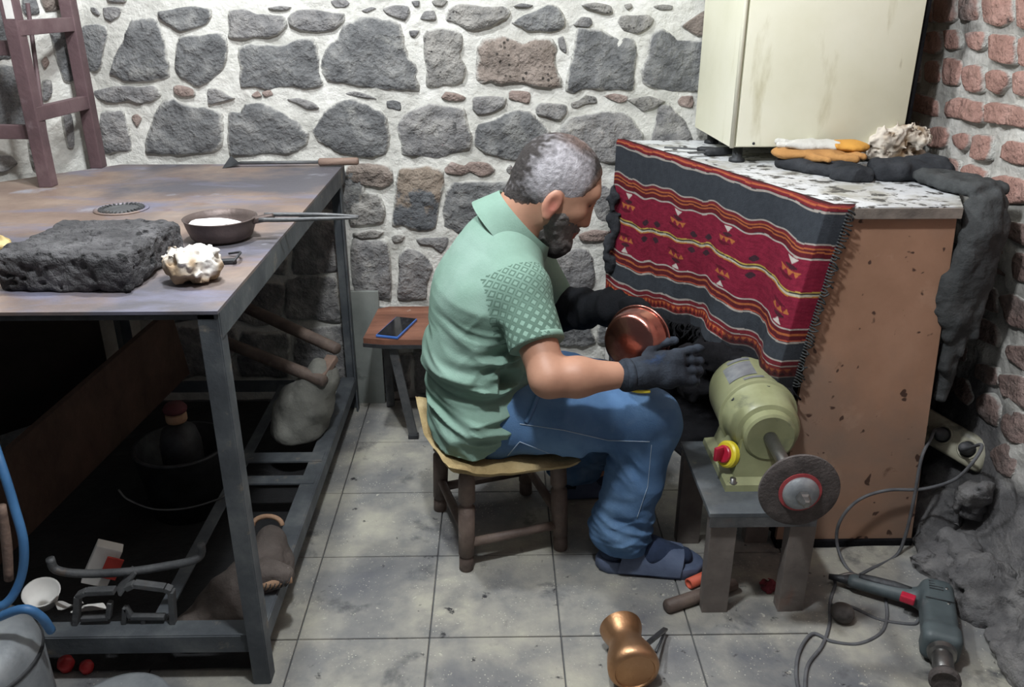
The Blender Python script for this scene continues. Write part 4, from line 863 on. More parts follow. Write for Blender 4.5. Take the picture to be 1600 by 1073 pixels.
def curved(name,a0,a1,h0,h1,r,mat,par):
    V,F=grid(14,6,lambda u,v:tuple(A[i]+ax[i]*(h0+(h1-h0)*v)+np.array([1,0,0])[i]*np.sin(a0+(a1-a0)*u)*r+np.array([0,0,1])[i]*np.cos(a0+(a1-a0)*u)*r for i in range(3)))
    return mk(name,(V,F),mat,par)
curved('name_plate',-.80,-.02,.07,.145,.0925,m_plate,mo)
curved('warning_strip',-.62,.0,.048,.062,.0922,m_plate,mo); curved('warning_strip',-.42,.12,.155,.165,.0922,m_plate,mo)
for a in (-.95,.15): mk('screw',lathe([(.006,0),(.005,.003),(0,.003)],q(a,.195,.082),q(a,0,1)-A,10),m_iron,mo)
# pedestal
V=[];F=[]
for z,hx,hy in ((.285,.088,.115),(.300,.086,.112),(.312,.066,.095),(.40,.048,.075)):
    for sx,sy in ((-1,-1),(1,-1),(1,1),(-1,1)): V.append((MX-.012+sx*hx,1.775+sy*hy,z))
for r in range(3):
    for j in range(4): F.append((r*4+j,r*4+(j+1)%4,(r+1)*4+(j+1)%4,(r+1)*4+j))
F+=[(3,2,1,0),(12,13,14,15)]
mk('pedestal',(np.array(V),F),m_green,mo,False)
for sx in (-1,1): mk('bolt',lathe([(.012,0),(.012,.004),(.007,.006),(.007,.012),(0,.012)],(MX-.012+sx*.068,1.675,.300),(0,0,1),12),m_steel,mo)
# switch
sp=np.array([MX-.082,1.715,.352]); sd_=unit(np.array([-.85,-.42,.30]))
sw=mk('switch',lathe([(.0,0),(.032,0),(.032,.012),(.028,.016),(0,.016)],sp,sd_,26),m_yellow,mo,True,sharp=40,label='yellow switch plate')
mk('switch_knob',join(lathe([(.021,.016),(.021,.022),(.019,.024),(0,.024)],sp,sd_,22),beam(sp+sd_*.036+np.array([0,.0,-.017]),sp+sd_*.036+np.array([0,0,.017]),.010,.022,.003,sd_)),m_red,sw,True,sharp=40,label='red turn knob')
# wheel
Wc=A+ax*.515
wh=mk('brush_wheel',lathe([(.014,-.006),(.06,-.007),(.078,-.005),(.083,-.003),(.083,.003),(.078,.005),(.06,.007),(.014,.006)],Wc,ax,60),m_wheel,mo,True,sharp=50,label='dark bristle wheel')
mk('red_washer',lathe([(.014,.006),(.044,.0075),(.044,.009),(.014,.010)],Wc,ax,40),m_redflange,wh,True,sharp=40)
mk('flange',lathe([(.010,.009),(.037,.010),(.037,.015),(.030,.022),(.020,.026),(.010,.026)],Wc,ax,36),m_plate,wh,True,sharp=40)
mk('nut',lathe([(.015,.024),(.015,.036),(.011,.040),(.010,.052),(.007,.055),(0,.055)],Wc,ax,6),m_steel,wh,False)
# ================================================================== things on the floor
# wooden mallet handle and orange tube under the stand
a=atz(1040,948,.016);b=atz(1118,922,.016)
tag(mk('hammer_handle',lathe([(.012,0),(.0165,.005),(.016,.10),(.0145,.20),(.01,.205)],a,(b-a)*[1,1,0],16),m_stoolwood),'grey wooden hammer handle lying under the steel stand','handle')
a=atz(1076,912,.014);b=atz(1118,893,.014)
tag(mk('orange_tube',lathe([(.009,.002),(.009,.0),(.0135,0),(.0135,.05),(.012,.085),(.008,.09)],a,(b-a)*[1,1,0],16),m_orange),'short dirty orange tube lying beside the slipper','tube')
for px,py,l in ((1200,915,'small crumpled red scrap between the stand legs'),):
    c=atz(px,py,.012); lump('red_scrap',c,(.016,.014,.012),l,'scrap',('7a2c34','a34852','3c2224',0,.3),141,.002,60,.008,base=.0005)
# copper pot lying on its side
m0=np.array([.266,1.478,.054]); pa=unit(np.array([.10,-1.0,-.02])); pt=thing('copper_pot','small brushed copper coffee pot lying on its side on the tiles','pot',(.28,1.43,0))
mk('pot_body',lathe([(.044,0),(.047,.002),(.046,.012),(.040,.03),(.036,.045),(.040,.062),(.049,.085),(.054,.108),(.055,.122),(.050,.132),(.043,.134),(.041,.131),(.0,.131)],m0,pa,44),m_copperpot,pt,True,sharp=50)
mk('pot_inside',lathe([(.044,0),(.042,.002),(.034,.045),(.046,.10),(.0,.12)],m0,pa,36),m_copperpot,pt)
hs=m0+pa*.065+np.array([.04,0,.01]); he=atz(1040,982,.02)
mk('pot_handle',join(beam(hs,he,.012,.006,.002)),m_steel,pt,False); mk('handle_pin',tube([hs+[.02,-.01,-.012],he-[.0,.0,.004]],.003,6,1),m_iron,pt)
# power drill
dr=thing('power_drill','dark grey corded power drill with a red trigger and wire cup brush on the floor','drill',(.98,1.52,0))
hA=atz(1336,908,.035);hB=atz(1440,935,.04);bA=atz(1462,930,.048);bB=atz(1470,1005,.048);cB=atz(1471,1040,.048)
S=SDF((.74,1.30,0),(1.12,1.72,.12),.003)
S.cone(hA,hB,.019,.023,.008,((0,0,1),1.15)).cone(hB,bA,.023,.032,.015)
du=unit(bB-bA); RB=np.stack([np.cross(du,[0,0,1.0]),du,np.array([0,0,1.0])],1)
S.rbox((bA+bB)/2-du*.008,(.036,np.linalg.norm(bB-bA)/2+.018,.034),.020,RB,.012); S.rbox(bB-du*.004,(.040,.030,.037),.018,RB,.006)
S.cut(lambda x,y,z:.002-z+0*x+0*y)
mk('drill_body',S.mesh(),m_drill,dr)
da=unit(bB-bA)
mk('trigger',beam(atz(1405,932,.05)+[0,-.004,.006],atz(1428,940,.05)+[0,-.004,.006],.022,.018,.004),m_red,dr,False)
mk('chuck',lathe([(.0,0),(.030,0),(.028,.012),(.021,.014),(.021,.05),(.017,.06),(0,.06)],bB+da*.028,da,26),m_steel,dr,True,sharp=40)
mk('cup_brush',lathe([(.008,0),(.008,.012),(.022,.016),(.030,.024),(.031,.036),(.026,.040),(.018,.034),(0,.034)],bB+da*.082,da,30),m_wheel,dr,True,sharp=50)
mk('cord_sleeve',lathe([(.012,0),(.009,.03),(.007,.055),(.0,.055)],hA+unit(hA-hB)*.005,unit(hA-hB)+[0,0,-.1],14),m_iron,dr)
for k in range(4): mk('vent_slot',box(bA+da*(-.006+.009*k)+np.array([-.006,0,.0345]),(.030,.003,.002),.0006,rz(math.atan2(da[1],da[0])+math.pi/2)),m_iron,dr,False)
for hh in (.02,.075): mk('screw',lathe([(.004,0),(.0035,.002),(0,.002)],bA+da*hh+np.array([.018,0,.033]),(0,0,1),10),m_steel,dr)
mk('grip_pad',tube([hA+(hB-hA)*t+np.array([0,.004,.012]) for t in (.06,.3,.6,.85)],[.010,.0125,.0125,.009],10,3),m_iron,dr)
mk('housing_seam',box(bA+da*.062+np.array([0,0,.0355]),(.062,.002,.0015),0,rz(math.atan2(da[1],da[0])+math.pi/2)),m_iron,dr)
# sockets on the wall
so=thing('socket_block','grimy cream triple socket block on the sooty brick wall','socket',(1.225,1.975,.22))
oc=np.array([1.195,1.965,.255]); nn=unit(np.array([-.72,-.52,.46])); tt=unit(np.array([.12,-.95,.10])-nn*(np.array([.12,-.95,.10])@nn)); RS=np.stack([tt,np.cross(nn,tt),nn],1)
mk('socket_body',box(oc,(.245,.085,.05),.018,RS,4),m_socket,so,True,sharp=60)
SP=[oc+nn*.0255+tt*k*.072 for k in (-1,0,1)]
for c in SP:
    hole=mk('socket_hole',lathe([(.022,-.002),(.027,-.001),(.027,.002),(.023,.003),(.021,.0)],c,nn,24),m_socket,so); mk('socket_dark',lathe([(.021,.0008),(0,.001)],c,nn,20),m_iron,hole)
def plug(name,label,c): 
    t=tag(mk(name,join(lathe([(.017,0),(.017,.02),(.012,.034),(.006,.045),(0,.045)],c,nn,16)),m_cord),label,'plug'); return t
plug('plug','grey plug in the middle socket of the cream block',SP[1]); plug('plug','grey plug in the socket nearest the open floor',SP[2])
def cord(label,P,r=.0042): return tag(mk('cord',tube(P,r,8,8),m_cord),label,'cord')
cord('grey cord drooping from the middle socket down the hardboard front',[SP[1]+nn*.04,SP[1]+nn*.06+[0,0,.004],aty(1455,684,1.87),aty(1440,715,1.81),aty(1428,780,1.80),aty(1415,835,1.80),atz(1400,868,.006),atz(1362,888,.006),atz(1330,905,.006)])
cord('grey cord looping from the last socket across the hardboard front',[SP[2]+nn*.04,SP[2]+nn*.06+[.01,-.01,-.005],aty(1534,695,1.74),aty(1520,722,1.70),aty(1490,750,1.74),aty(1440,764,1.80),aty(1385,766,1.80),aty(1340,782,1.79),aty(1312,815,1.79),aty(1308,850,1.79),atz(1322,885,.006),atz(1345,905,.006)])
cord('grey drill cord running out across the dusty floor',[hA+unit(hA-hB)*.055,atz(1305,912,.008),atz(1297,940,.006),atz(1296,975,.006),atz(1285,1008,.006),atz(1262,1040,.006),atz(1258,1080,.006),atz(1262,1120,.006)])
cord('grey cord curling in a loop beside the brown ball',[atz(1300,945,.016),atz(1330,948,.008),atz(1375,968,.006),atz(1425,975,.006),atz(1435,968,.006)])
cord('thin grey cord loop lying between ball and drill',[atz(1384,935,.006),atz(1386,965,.006),atz(1375,990,.006),atz(1340,1006,.006),atz(1300,1002,.006),atz(1270,990,.006),atz(1250,1015,.006),atz(1244,1050,.006),atz(1250,1090,.006)])
c=atz(1322,985,.0); lump('rubber_ball',(c[0],c[1]+.03,.027),(.028,.028,.026),'dusty brown ball beside the cord loop','ball',('4f4a48','6b6562','3c3836',.1,.2),151,.003,14,.003,base=.0005)
hk=atz(1330,905,.014)
tag(mk('wire_hook',join(tube([hk+[-.03,.006,.004],hk+[0,.008,.010],hk+[.03,0,.004]],.005,8,4),tube([hk+[-.022,.0,.002],hk+[-.015,-.02,-.004],hk+[.005,-.022,-.004],hk+[.02,-.006,0]],.0035,8,4)),m_steel),'small bent steel hook at the tail of the drill','hook')
# ================================================================== stool
fA=np.array([-.085,1.757,0]);fB=np.array([.160,1.837,0]);fC=np.array([-.168,2.024,0]);fD=np.array([.077,2.104,0])
cs=(fA+fB+fC+fD)/4
stl=thing('low_stool','low dark wooden stool with a tan cushion under the seated man','stool',cs)
def leg(f):
    t=f+(cs-f)*.08+[0,0,.290]; L=np.linalg.norm(t-f); r=.0195
    mk('leg',lathe([(r*.85,0),(r*.95,.004),(r*.95,.035),(r*.8,.038),(r*.8,.042),(r*1.02,.046),(r*1.1,L*.62),(r*.75,L*.635),(r*.75,L*.66),(r*1.1,L*.68),(r*1.05,L*.9),(r*.8,L)],f,t-f,18),m_stoolwood,stl); return lambda z:f+(t-f)*(z/.290)
la,lb_,lc,ld2=[leg(f) for f in (fA,fB,fC,fD)]
for p,q_,z in ((la,lb_,.075),(lc,ld2,.075),(la,lc,.10),(lb_,ld2,.10)): mk('stretcher',cyl(p(z),q_(z),.0125,.0115,12),m_stoolwood,stl)
for p,q_ in ((la,lb_),(lc,ld2),(la,lc),(lb_,ld2)): mk('seat_rail',cyl(p(.265),q_(.265),.014,n=12),m_stoolwood,stl)
ux=unit(fB-fA); uy=unit(fC-fA)
def cush(top):
    def f(u,v):
        a=(u*2-1);b=(v*2-1); r=np.maximum(np.abs(a),np.abs(b)); k=1-.10*np.clip(np.abs(a*b),0,1)
        X=a*.186*k-.010;Y=b*.200*k-.008; z=.298-.016*np.clip(a,0,1)+.018*np.clip(-a,0,1)**2*2.0+.014*np.clip(b,0,1)-.012*(1-r)+.004*fbm(a*4,b*4,0,1,2,5)+(.013 if top else -.022)*np.sqrt(np.clip(1-r**6,0,1))
        return cs[0]+ux[0]*X+uy[0]*Y,cs[1]+ux[1]*X+uy[1]*Y,z
    return f
V1,F1_=grid(40,40,cush(True));V2,F2_=grid(40,40,cush(False))
mk('seat_cushion',join((V1,F1_),(V2,[f[::-1] for f in F2_])),m_tan,stl)
e=la(.290); mk('cushion_flap',(lambda S:S.mesh())(SDF(e-[.06,.06,.06],e+[.08,.06,.05],.003).rbox(e+[.0,-.006,.008],(.03,.015,.014),.012,rz(.3)).rbox(e+[.03,-.004,-.002],(.03,.010,.008),.007,rz(.25)).warp(lambda x,y,z:.003*fbm(x,y,z,40,2,3))),m_tan,stl)
# ================================================================== the man
hc=aty(874,273,1.93); HT=math.radians(30)
hf=np.array([math.cos(HT),0,-math.sin(HT)]); hu=np.array([math.sin(HT),0,math.cos(HT)]); hs_=np.array([0,1.0,0])
Hp=lambda f,s,u:hc+hf*f+hs_*s+hu*u
RH=np.stack([hf,hs_,hu],1)
shR=np.array([.052,1.775,.735]); elR=np.array([.108,1.645,.585]); wrR=np.array([.285,1.665,.583])
shL=np.array([.06,2.09,.755]); elL=np.array([.16,2.12,.565]); wrL=np.array([.272,1.99,.618])
hipR=np.array([-.015,1.838,.386]);knR=np.array([.362,1.788,.405]);anR=np.array([.300,1.765,.085])
hipL=np.array([-.015,2.02,.386]);knL=np.array([.345,2.03,.365]);anL=np.array([.215,2.10,.09])
B=SDF((-.24,1.55,.03),(.56,2.24,1.10),.0042)
# head
B.ell(hc,(.099,.079,.088),RH,.01)
B.ell(Hp(.035,0,-.045),(.062,.064,.075),RH,.03)           # face mass
B.cone(Hp(.030,0,-.085),Hp(.078,0,-.132),.058,.030,.03,(hs_,.95))   # jaw
B.cone(Hp(.082,-.03,.004),Hp(.082,.03,.004),.018,.018,.02)  # brow
B.cone(Hp(.096,0,-.020),Hp(.110,0,-.066),.009,.0125,.012)   # nose
for s in (-1,1):
    B.ell(Hp(.100,s*.012,-.071),(.010,.008,.008),RH,.008)
    B.ell(Hp(.070,s*.042,-.048),(.022,.018,.018),RH,.02)     # cheek
    B.ell(Hp(.098,s*.031,-.016),(.013,.016,.010),RH,.012,'s')# eye socket
    B.ell(Hp(.083,s*.030,-.018),(.0125,.0125,.0125),RH,.003) # eyeball
    B.cone(Hp(.091,s*.018,-.012),Hp(.088,s*.042,-.012),.006,.005,.006)
    # ear
    ec=Hp(.006,s*.080,-.052)
    B.ell(ec,(.020,.008,.033),RH@ry(.0),.006)
    B.ell(ec+hs_*s*.008+hf*.003+hu*.004,(.010,.006,.016),RH,.004,'s')
    B.ell(ec-hu*.030+hf*.004,(.010,.007,.011),RH,.006)
B.cone(Hp(.100,-.016,-.092),Hp(.100,.016,-.092),.0075,.0075,.006); B.cone(Hp(.098,-.013,-.106),Hp(.098,.013,-.106),.008,.008,.006)
# neck and torso
B.cone(Hp(-.030,0,-.060),(.020,1.93,.830),.058,.064,.03)
B.cone((.01,1.93,.79),(-.02,1.93,.66),.07,.10,.05,((0,1,0),.72)).cone((-.02,1.93,.66),(-.06,1.93,.50),.10,.095,.05,((0,1,0),.74)).cone((-.06,1.93,.50),(-.055,1.93,.40),.095,.09,.05,((0,1,0),.74))
B.cone(shR+[0,.02,0],shL-[0,.02,0],.045,.045,.04)
for sh,el,wr_ in ((shR,elR,wrR),(shL,elL,wrL)):
    B.cone(sh,el,.052,.040,.025); B.cone(el,el+(wr_-el)*.35,.040,.042,.02); B.cone(el+(wr_-el)*.35,wr_,.042,.0255,.02); B.cone(wr_,wr_+unit(wr_-el)*.03,.0245,.020,.01)
for hp_,kn,an in ((hipR,knR,anR),(hipL,knL,anL)):
    B.cone(hp_,kn,.070,.054,.03); B.cone(kn,kn+(an-kn)*.35,.054,.052,.03); B.cone(kn+(an-kn)*.35,an,.052,.036,.03)
    B.cone(an,an+np.array([.10,-.005,-.035]),.032,.024,.02)
V,F=B.mesh()
L=(V-hc)@RH
C=np.tile(Lc('b08872'),(len(V),1))
C*= (1+.06*fbm(V[:,0],V[:,1],V[:,2],40,3,7))[:,None]
def paint(mask,h,a=1.0):
    m=np.clip(mask,0,1)[:,None]*a; C[:]=C*(1-m)+Lc(h)*m
paint(1-np.linalg.norm((L-[.010,-.085,-.055])/[.03,.02,.045],axis=1),'b06b60',.9)
paint(1.2-np.linalg.norm((L-[.118,0,-.066])/[.02,.02,.02],axis=1),'a8705f',.6)
paint((np.abs(L[:,2]+.099)<.014)*(L[:,0]>.088)*(np.abs(L[:,1])<.024),'8d5a50')
paint(1.5-np.linalg.norm((L-[.09,-.031,-.018])/[.02,.02,.012],axis=1),'8a5f50',.6)
paint(((V[:,0]>.06)&(V[:,2]<.7))*.5,'ad7f69',.6)
for s in (-1,1):
    paint((np.abs(L[:,2]+.0215-0.0)<.0022)*(L[:,0]>.085)*(np.abs(L[:,1]-s*.03)<.014),'3a2a26',.9)
man=tag(mk('person',(V,F),m_skin,None,True,col=C),'seated man in a green polo shirt and blue jeans holding a copper bowl','person')
# hair
def local(X,Y,Z):
    X,Y,Z=X-hc[0],Y-hc[1],Z-hc[2]; return X*hf[0]+Y*hf[1]+Z*hf[2],Y+0*X,X*hu[0]+Y*hu[1]+Z*hu[2]
S=SDF(hc-.15,hc+.15,.0026); S.ell(hc,(.1025,.0825,.0925),RH); S.cone(Hp(-.03,0,-.05),Hp(-.035,0,-.085),.064,.060,.03)
S.warp(lambda x,y,z:.0022*np.abs(noise(x*150,y*60,z*110,161)))
def hm(X,Y,Z):
    f,s,u=local(X,Y,Z); n=.006*noise(X*60,Y*60,Z*60,5)
    return np.maximum(np.maximum(f-u*.16-.074+2.2*s*s,-(u+.052-.46*(f-.045)))+n,-9)
S.cut(hm); V,F=S.mesh(); L=(V-hc)@RH
g=np.clip(1.30-np.linalg.norm((L-[.0,-.08,.005])/[.075,.09,.070],axis=1),0,1)*1.7+.28*fbm(L[:,0]*.5,L[:,1],L[:,2],45,3,3)
g=g-np.clip((L[:,0]-.045)*14,0,.9)-np.clip((-.075-L[:,0])*10,0,.6); g=g+.35*noise(L[:,0]*60+L[:,2]*40,L[:,1]*140,L[:,2]*160,5)
t=np.clip(g,0,1)[:,None]; C=Lc('423e3d')*(1-t)+Lc('b4b1b6')*t
t=np.clip((L[:,2]-.064)*22,0,1)*np.clip(1.3-np.abs(L[:,0]+.01)/.055,0,1)*np.clip(.75+.7*fbm(L[:,0],L[:,1],L[:,2],50,2,9),0,1); t=t[:,None]*.75; C=C*(1-t)+Lc('9d8279')*t
t=np.clip(1+hm(V[:,0],V[:,1],V[:,2])/.014,0,1)[:,None]*.8; C=C*(1-t)+Lc('8f7263')*t
mk('hair',(V,F),m_hair,man,True,col=C)
S=SDF(Hp(.04,0,-.10)-.14,Hp(.04,0,-.10)+.14,.003)
S.cone(Hp(.030,0,-.085),Hp(.076,0,-.134),.0635,.037,.03,(hs_,.95)); S.cone(Hp(.050,0,-.130),Hp(.076,0,-.150),.034,.022,.03); S.ell(Hp(.035,0,-.05),(.064,.0685,.075),RH,.02); S.ell(Hp(.092,0,-.088),(.018,.027,.009),RH,.010)
def bm_(X,Y,Z):
    f,s,u=local(X,Y,Z); n=.006*noise(X*70,Y*70,Z*70,15)
    side=u-(-.052-.55*(f-.045))            # below cheek line
    return np.maximum(side,.016-f-.12*(u+.06))+n
S.cut(bm_)
S.ell(Hp(.113,0,-.099),(.022,.020,.007),RH,.003,'s')
S.warp(lambda x,y,z:.0025*fbm(x,y,z,75,2,171)); V,F=S.mesh(); L=(V-hc)@RH
t=np.clip((-.125-L[:,2])*26+.5*fbm(L[:,0],L[:,1],L[:,2],60,2,5)+(L[:,0]-.06)*7,0,1)[:,None]; C=Lc('7a7674')*(1-t)+Lc('2f2c2c')*t
mk('beard',(V,F),m_hair,man,True,col=C)
for s in (-1,1): mk('eyebrow',tube([Hp(.100,s*.010,.004),Hp(.098,s*.026,.009),Hp(.086,s*.045,.003)],[.004,.005,.003],6,4),M('eyebrow_hair',[(.3,'2f2a28'),(.7,'4a4441')],80,.9,bump=.3),man)
# polo shirt
m_shirt,nt,bb=newmat('green_polo_cotton')
co_=coords(nt,'World'); base=ramp(nt,ntex(nt,co_,7),[(.3,'718c7f'),(.5,'7a9689'),(.7,'859f94')])
pu=N(nt,'ShaderNodeAttribute'); pu.attribute_name='pu'; pv_=N(nt,'ShaderNodeAttribute'); pv_.attribute_name='pv'; pm=N(nt,'ShaderNodeAttribute'); pm.attribute_name='pm'
def mth(op,*a):
    n=N(nt,'ShaderNodeMath',operation=op)
    for i,x in enumerate(a):
        if isinstance(x,(int,float)): n.inputs[i].default_value=x
        else: nt.links.new(x,n.inputs[i])
    return n.outputs[0]
ua=mth('MULTIPLY',mth('ADD',pu.outputs['Fac'],pv_.outputs['Fac']),40.0); va=mth('MULTIPLY',mth('SUBTRACT',pu.outputs['Fac'],pv_.outputs['Fac']),40.0)
fa=mth('ABSOLUTE',mth('SUBTRACT',mth('FRACT',ua),.5)); fb=mth('ABSOLUTE',mth('SUBTRACT',mth('FRACT',va),.5))
dd=mth('MAXIMUM',fa,fb)
ring=mth('MULTIPLY',mth('GREATER_THAN',dd,.20),mth('LESS_THAN',dd,.38))
full=mth('GREATER_THAN',dd,.27)
mixp=mth('MULTIPLY',mth('ADD',mth('MULTIPLY',ring,mth('SUBTRACT',1.0,pm.outputs['Fac'])),mth('MULTIPLY',full,pm.outputs['Fac'])),mth('GREATER_THAN',pm.outputs['Fac'],.001))
colr=mixc(nt,mth('MULTIPLY',mixp,.85),base,lin('4a6055'))
nt.links.new(colr,bb.inputs['Base Color']); bb.inputs['Roughness'].default_value=.9; bb.inputs['Specular IOR Level'].default_value=.15
bp=N(nt,'ShaderNodeBump'); bp.inputs['Strength'].default_value=.25; bp.inputs['Distance'].default_value=.003; nt.links.new(ntex(nt,co_,260,3),bp.inputs['Height']); nt.links.new(bp.outputs[0],bb.inputs['Normal'])
S=SDF((-.26,1.58,.24),(.22,2.26,.92),.0038)
S.cone((.014,1.93,.800),(-.018,1.93,.69),.082,.127,.05,((0,1,0),.71)).cone((-.018,1.93,.69),(-.052,1.93,.52),.127,.120,.06,((0,1,0),.70)).cone((-.052,1.93,.52),(-.045,1.93,.385),.120,.126,.06,((0,1,0),.625)).cone((-.045,1.93,.36),(-.03,1.93,.34),.122,.116,.04,((0,1,0),.635))
S.cone((.0,1.93,.775),shR+[0,.01,.005],.075,.062,.05).cone((.0,1.93,.775),shL+[0,-.01,.0],.075,.062,.05)
S.cone(shR,elR,.064,.056,.025).cone(shL,elL,.064,.056,.025)
aR=unit(elR-shR); aL=unit(elL-shL)
def shirt_cut(X,Y,Z):
    hem=(.332+.70*np.clip(X+.035,0,1)+.28*np.clip(-X-.09,0,1)+.003*np.sin(X*40+Y*30))-Z
    sl=(X-shR[0])*aR[0]+(Y-shR[1])*aR[1]+(Z-shR[2])*aR[2]-.130
    sl=np.where((Y<1.80)&(X>.0)&(Z>.5),sl,-9)
    sl2=(X-shL[0])*aL[0]+(Y-shL[1])*aL[1]+(Z-shL[2])*aL[2]-.17
    sl2=np.where((Y>2.06)&(X>.05),sl2,-9)
    nk=np.sqrt((X-.045)**2+((Y-1.93)*.95)**2+((Z-.845)*.85)**2)
    return np.maximum(np.maximum(hem,sl),np.maximum(sl2,.066-nk))
def ridge(n): return 1-np.abs(n)*1.6
def folds(x,y,z):
    wx=.018*noise(x*9,y*9,z*9,181); q_=z+.55*(x+.18)-1.4*(x+.18)**2+wx; p_=x-.4*z+.3*y
    m=np.clip((.72-z)*5,0,1)*np.clip((2.05-y)*4+.2,.3,1)
    a=m*(.0155*ridge(noise(q_*26,p_*6,y*3,183))+.0075*ridge(noise(q_*48,p_*9,y*5,184))-.012)
    b=np.clip((.47-z)*7,0,1)*.006*ridge(noise(z*45+x*12,x*9,y*7,187))
    arm=np.clip(1-np.sqrt((x-.03)**2+(y-1.78)**2+(z-.60)**2)/.15,0,1); c=.008*arm*ridge(noise((x-z*.9)*34,(x+z)*8,y*6,189))
    return -(a+b+c)*1.1+.003*fbm(x,y,z,12,2,191)
S.warp(folds,.04); S.cut(shirt_cut); V,F=S.mesh()
t=((V-shR)@aR); ex=unit(np.cross(aR,[0,0,1.0])); ey=np.cross(ex,aR); ra=V-shR-np.outer(t,aR); ang=np.arctan2(ra@ey,ra@ex)
rad=np.linalg.norm(ra,axis=1)
slv=((V[:,1]<1.80)&(t>-.045)&(rad<.085)&((V-[.03,1.93,.70])@np.array([.25,-.95,.12])>.105)&(t<.128)).astype(float)
mk('polo_shirt',(V,F),m_shirt,man,True,attrs={'pu':t,'pv':ang*.06,'pm':slv*np.clip(.15+(t+.03)*6.5,.02,1)})
hemc=shR+aR*.127; mk('sleeve_hem',lathe([(.0585,-.012),(.0605,-.011),(.0605,.001),(.058,.002)],hemc,aR,40),m_shirt,man)
# collar
c0=np.array([.044,1.93,.842]); a1=unit(np.array([.68,0,-.74])); n1=np.array([.74,0,.68])
def collar(u,v):
    th=u*2*math.pi-math.pi; h=(v-.55)*.062*(1-.30*np.abs(np.cos(th/2))**8*0)
    rad1=.108-.022*v; rad2=.094-.024*v
    fr_=np.clip((np.cos(th)-.55)/.45,0,1)
    x=c0[0]+a1[0]*np.cos(th)*rad1+n1[0]*h; y=c0[1]+np.sin(th)*rad2+0*h; z=c0[2]+a1[2]*np.cos(th)*rad1+n1[2]*h-.012*fr_*(1-v)
    return x,y,z
V1,F1_=grid(70,8,collar); ctr=np.array([c0[0],c0[1],c0[2]])
V2=V1+(unit(np.array([0,0,1]))*0)+ (V1-ctr)*.05
mk('collar',join((V1,[f[::-1] for f in F1_]),(V2,F1_),(lambda G:G)((np.vstack([V1.reshape(70,8,3)[:,-1],V2.reshape(70,8,3)[:,-1]]),[(i,i+1,i+71,i+70) for i in range(69)]))),m_shirt,man)
# jeans
S=SDF((-.24,1.68,.04),(.50,2.22,.52),.004)
S.cone((-.055,1.93,.405),(-.02,1.93,.375),.105,.10,.05,((0,1,0),.62))
for hp_,kn,an in ((hipR,knR,anR),(hipL,knL,anL)):
    S.cone(hp_,(hp_+kn)/2+[0,0,.006],.089,.083,.05); S.cone((hp_+kn)/2+[0,0,.006],kn,.084,.072,.04); S.cone(kn,kn+(an-kn)*.5+[.0,0,0],.072,.066,.03); S.cone(kn+(an-kn)*.5,an+[.0,0,.012],.066,.074,.03)
def jf(x,y,z):
    low=np.clip((.27-z)*6,0,1); kn_=np.clip(1-np.sqrt((x-.275)**2+(z-.335)**2)/.15,0,1); w_=.02*noise(x*9,y*9,z*9,201)
    th=np.clip(1-np.abs(x-.12)/.25,0,1)*(z>.28)
    a=low*(.011*ridge(noise((z+.35*x+w_)*34,x*7,y*7,203))+.004*ridge(noise((z-.3*x)*60,x*10,y*10,204))-.006)
    b=kn_*(.009*ridge(noise((x*.8+z*.6+w_)*36,(x-z)*8,y*5,205))-.004)
    c=th*.004*ridge(noise((x-z*.7+w_)*22,(x+z)*6,y*5,206))
    return -(a+b+c)*1.35+.003*fbm(x,y,z,14,2,207)
S.warp(jf,.04)
S.cut(lambda X,Y,Z:np.maximum(Z-(.485+.0*X)+0*Y,.066-Z-.06*(X-.3)))
jn=mk('jeans',S.mesh(),m_denim,man)
from mathutils.bvhtree import BVHTree
def surf_on(o):
    wl_=Vector(WL[o.name]); bv=BVHTree.FromPolygons([v.co+wl_ for v in o.data.vertices],[p.vertices[:] for p in o.data.polygons]); return bv
jb=surf_on(jn)
def on_jeans(px,py):
    d=Vector(ray(px,py)).normalized(); h=jb.ray_cast(Vector(CP),d); return None if h[0] is None else np.array(h[0]-d*.0012)
def seam(name,pts,mat,r=.0011):
    P=[]
    for i in range(len(pts)-1):
        for t in np.linspace(0,1,12,endpoint=i==len(pts)-2):
            q_=on_jeans(pts[i][0]*(1-t)+pts[i+1][0]*t,pts[i][1]*(1-t)+pts[i+1][1]*t)
            if q_ is not None: P.append(q_)
    if len(P)>3: mk(name,tube(P,r,5,1),mat,jn)
seam('seam',[(812,662),(880,672),(950,688),(1015,690)],m_thread); seam('seam',[(1018,695),(1012,760),(995,810)],m_thread,.0008)
seam('belt_loop',[(840,618),(832,640),(822,660)],m_denim,.006)
seam('pocket_stitch',[(793,712),(812,690),(868,712)],m_thread)
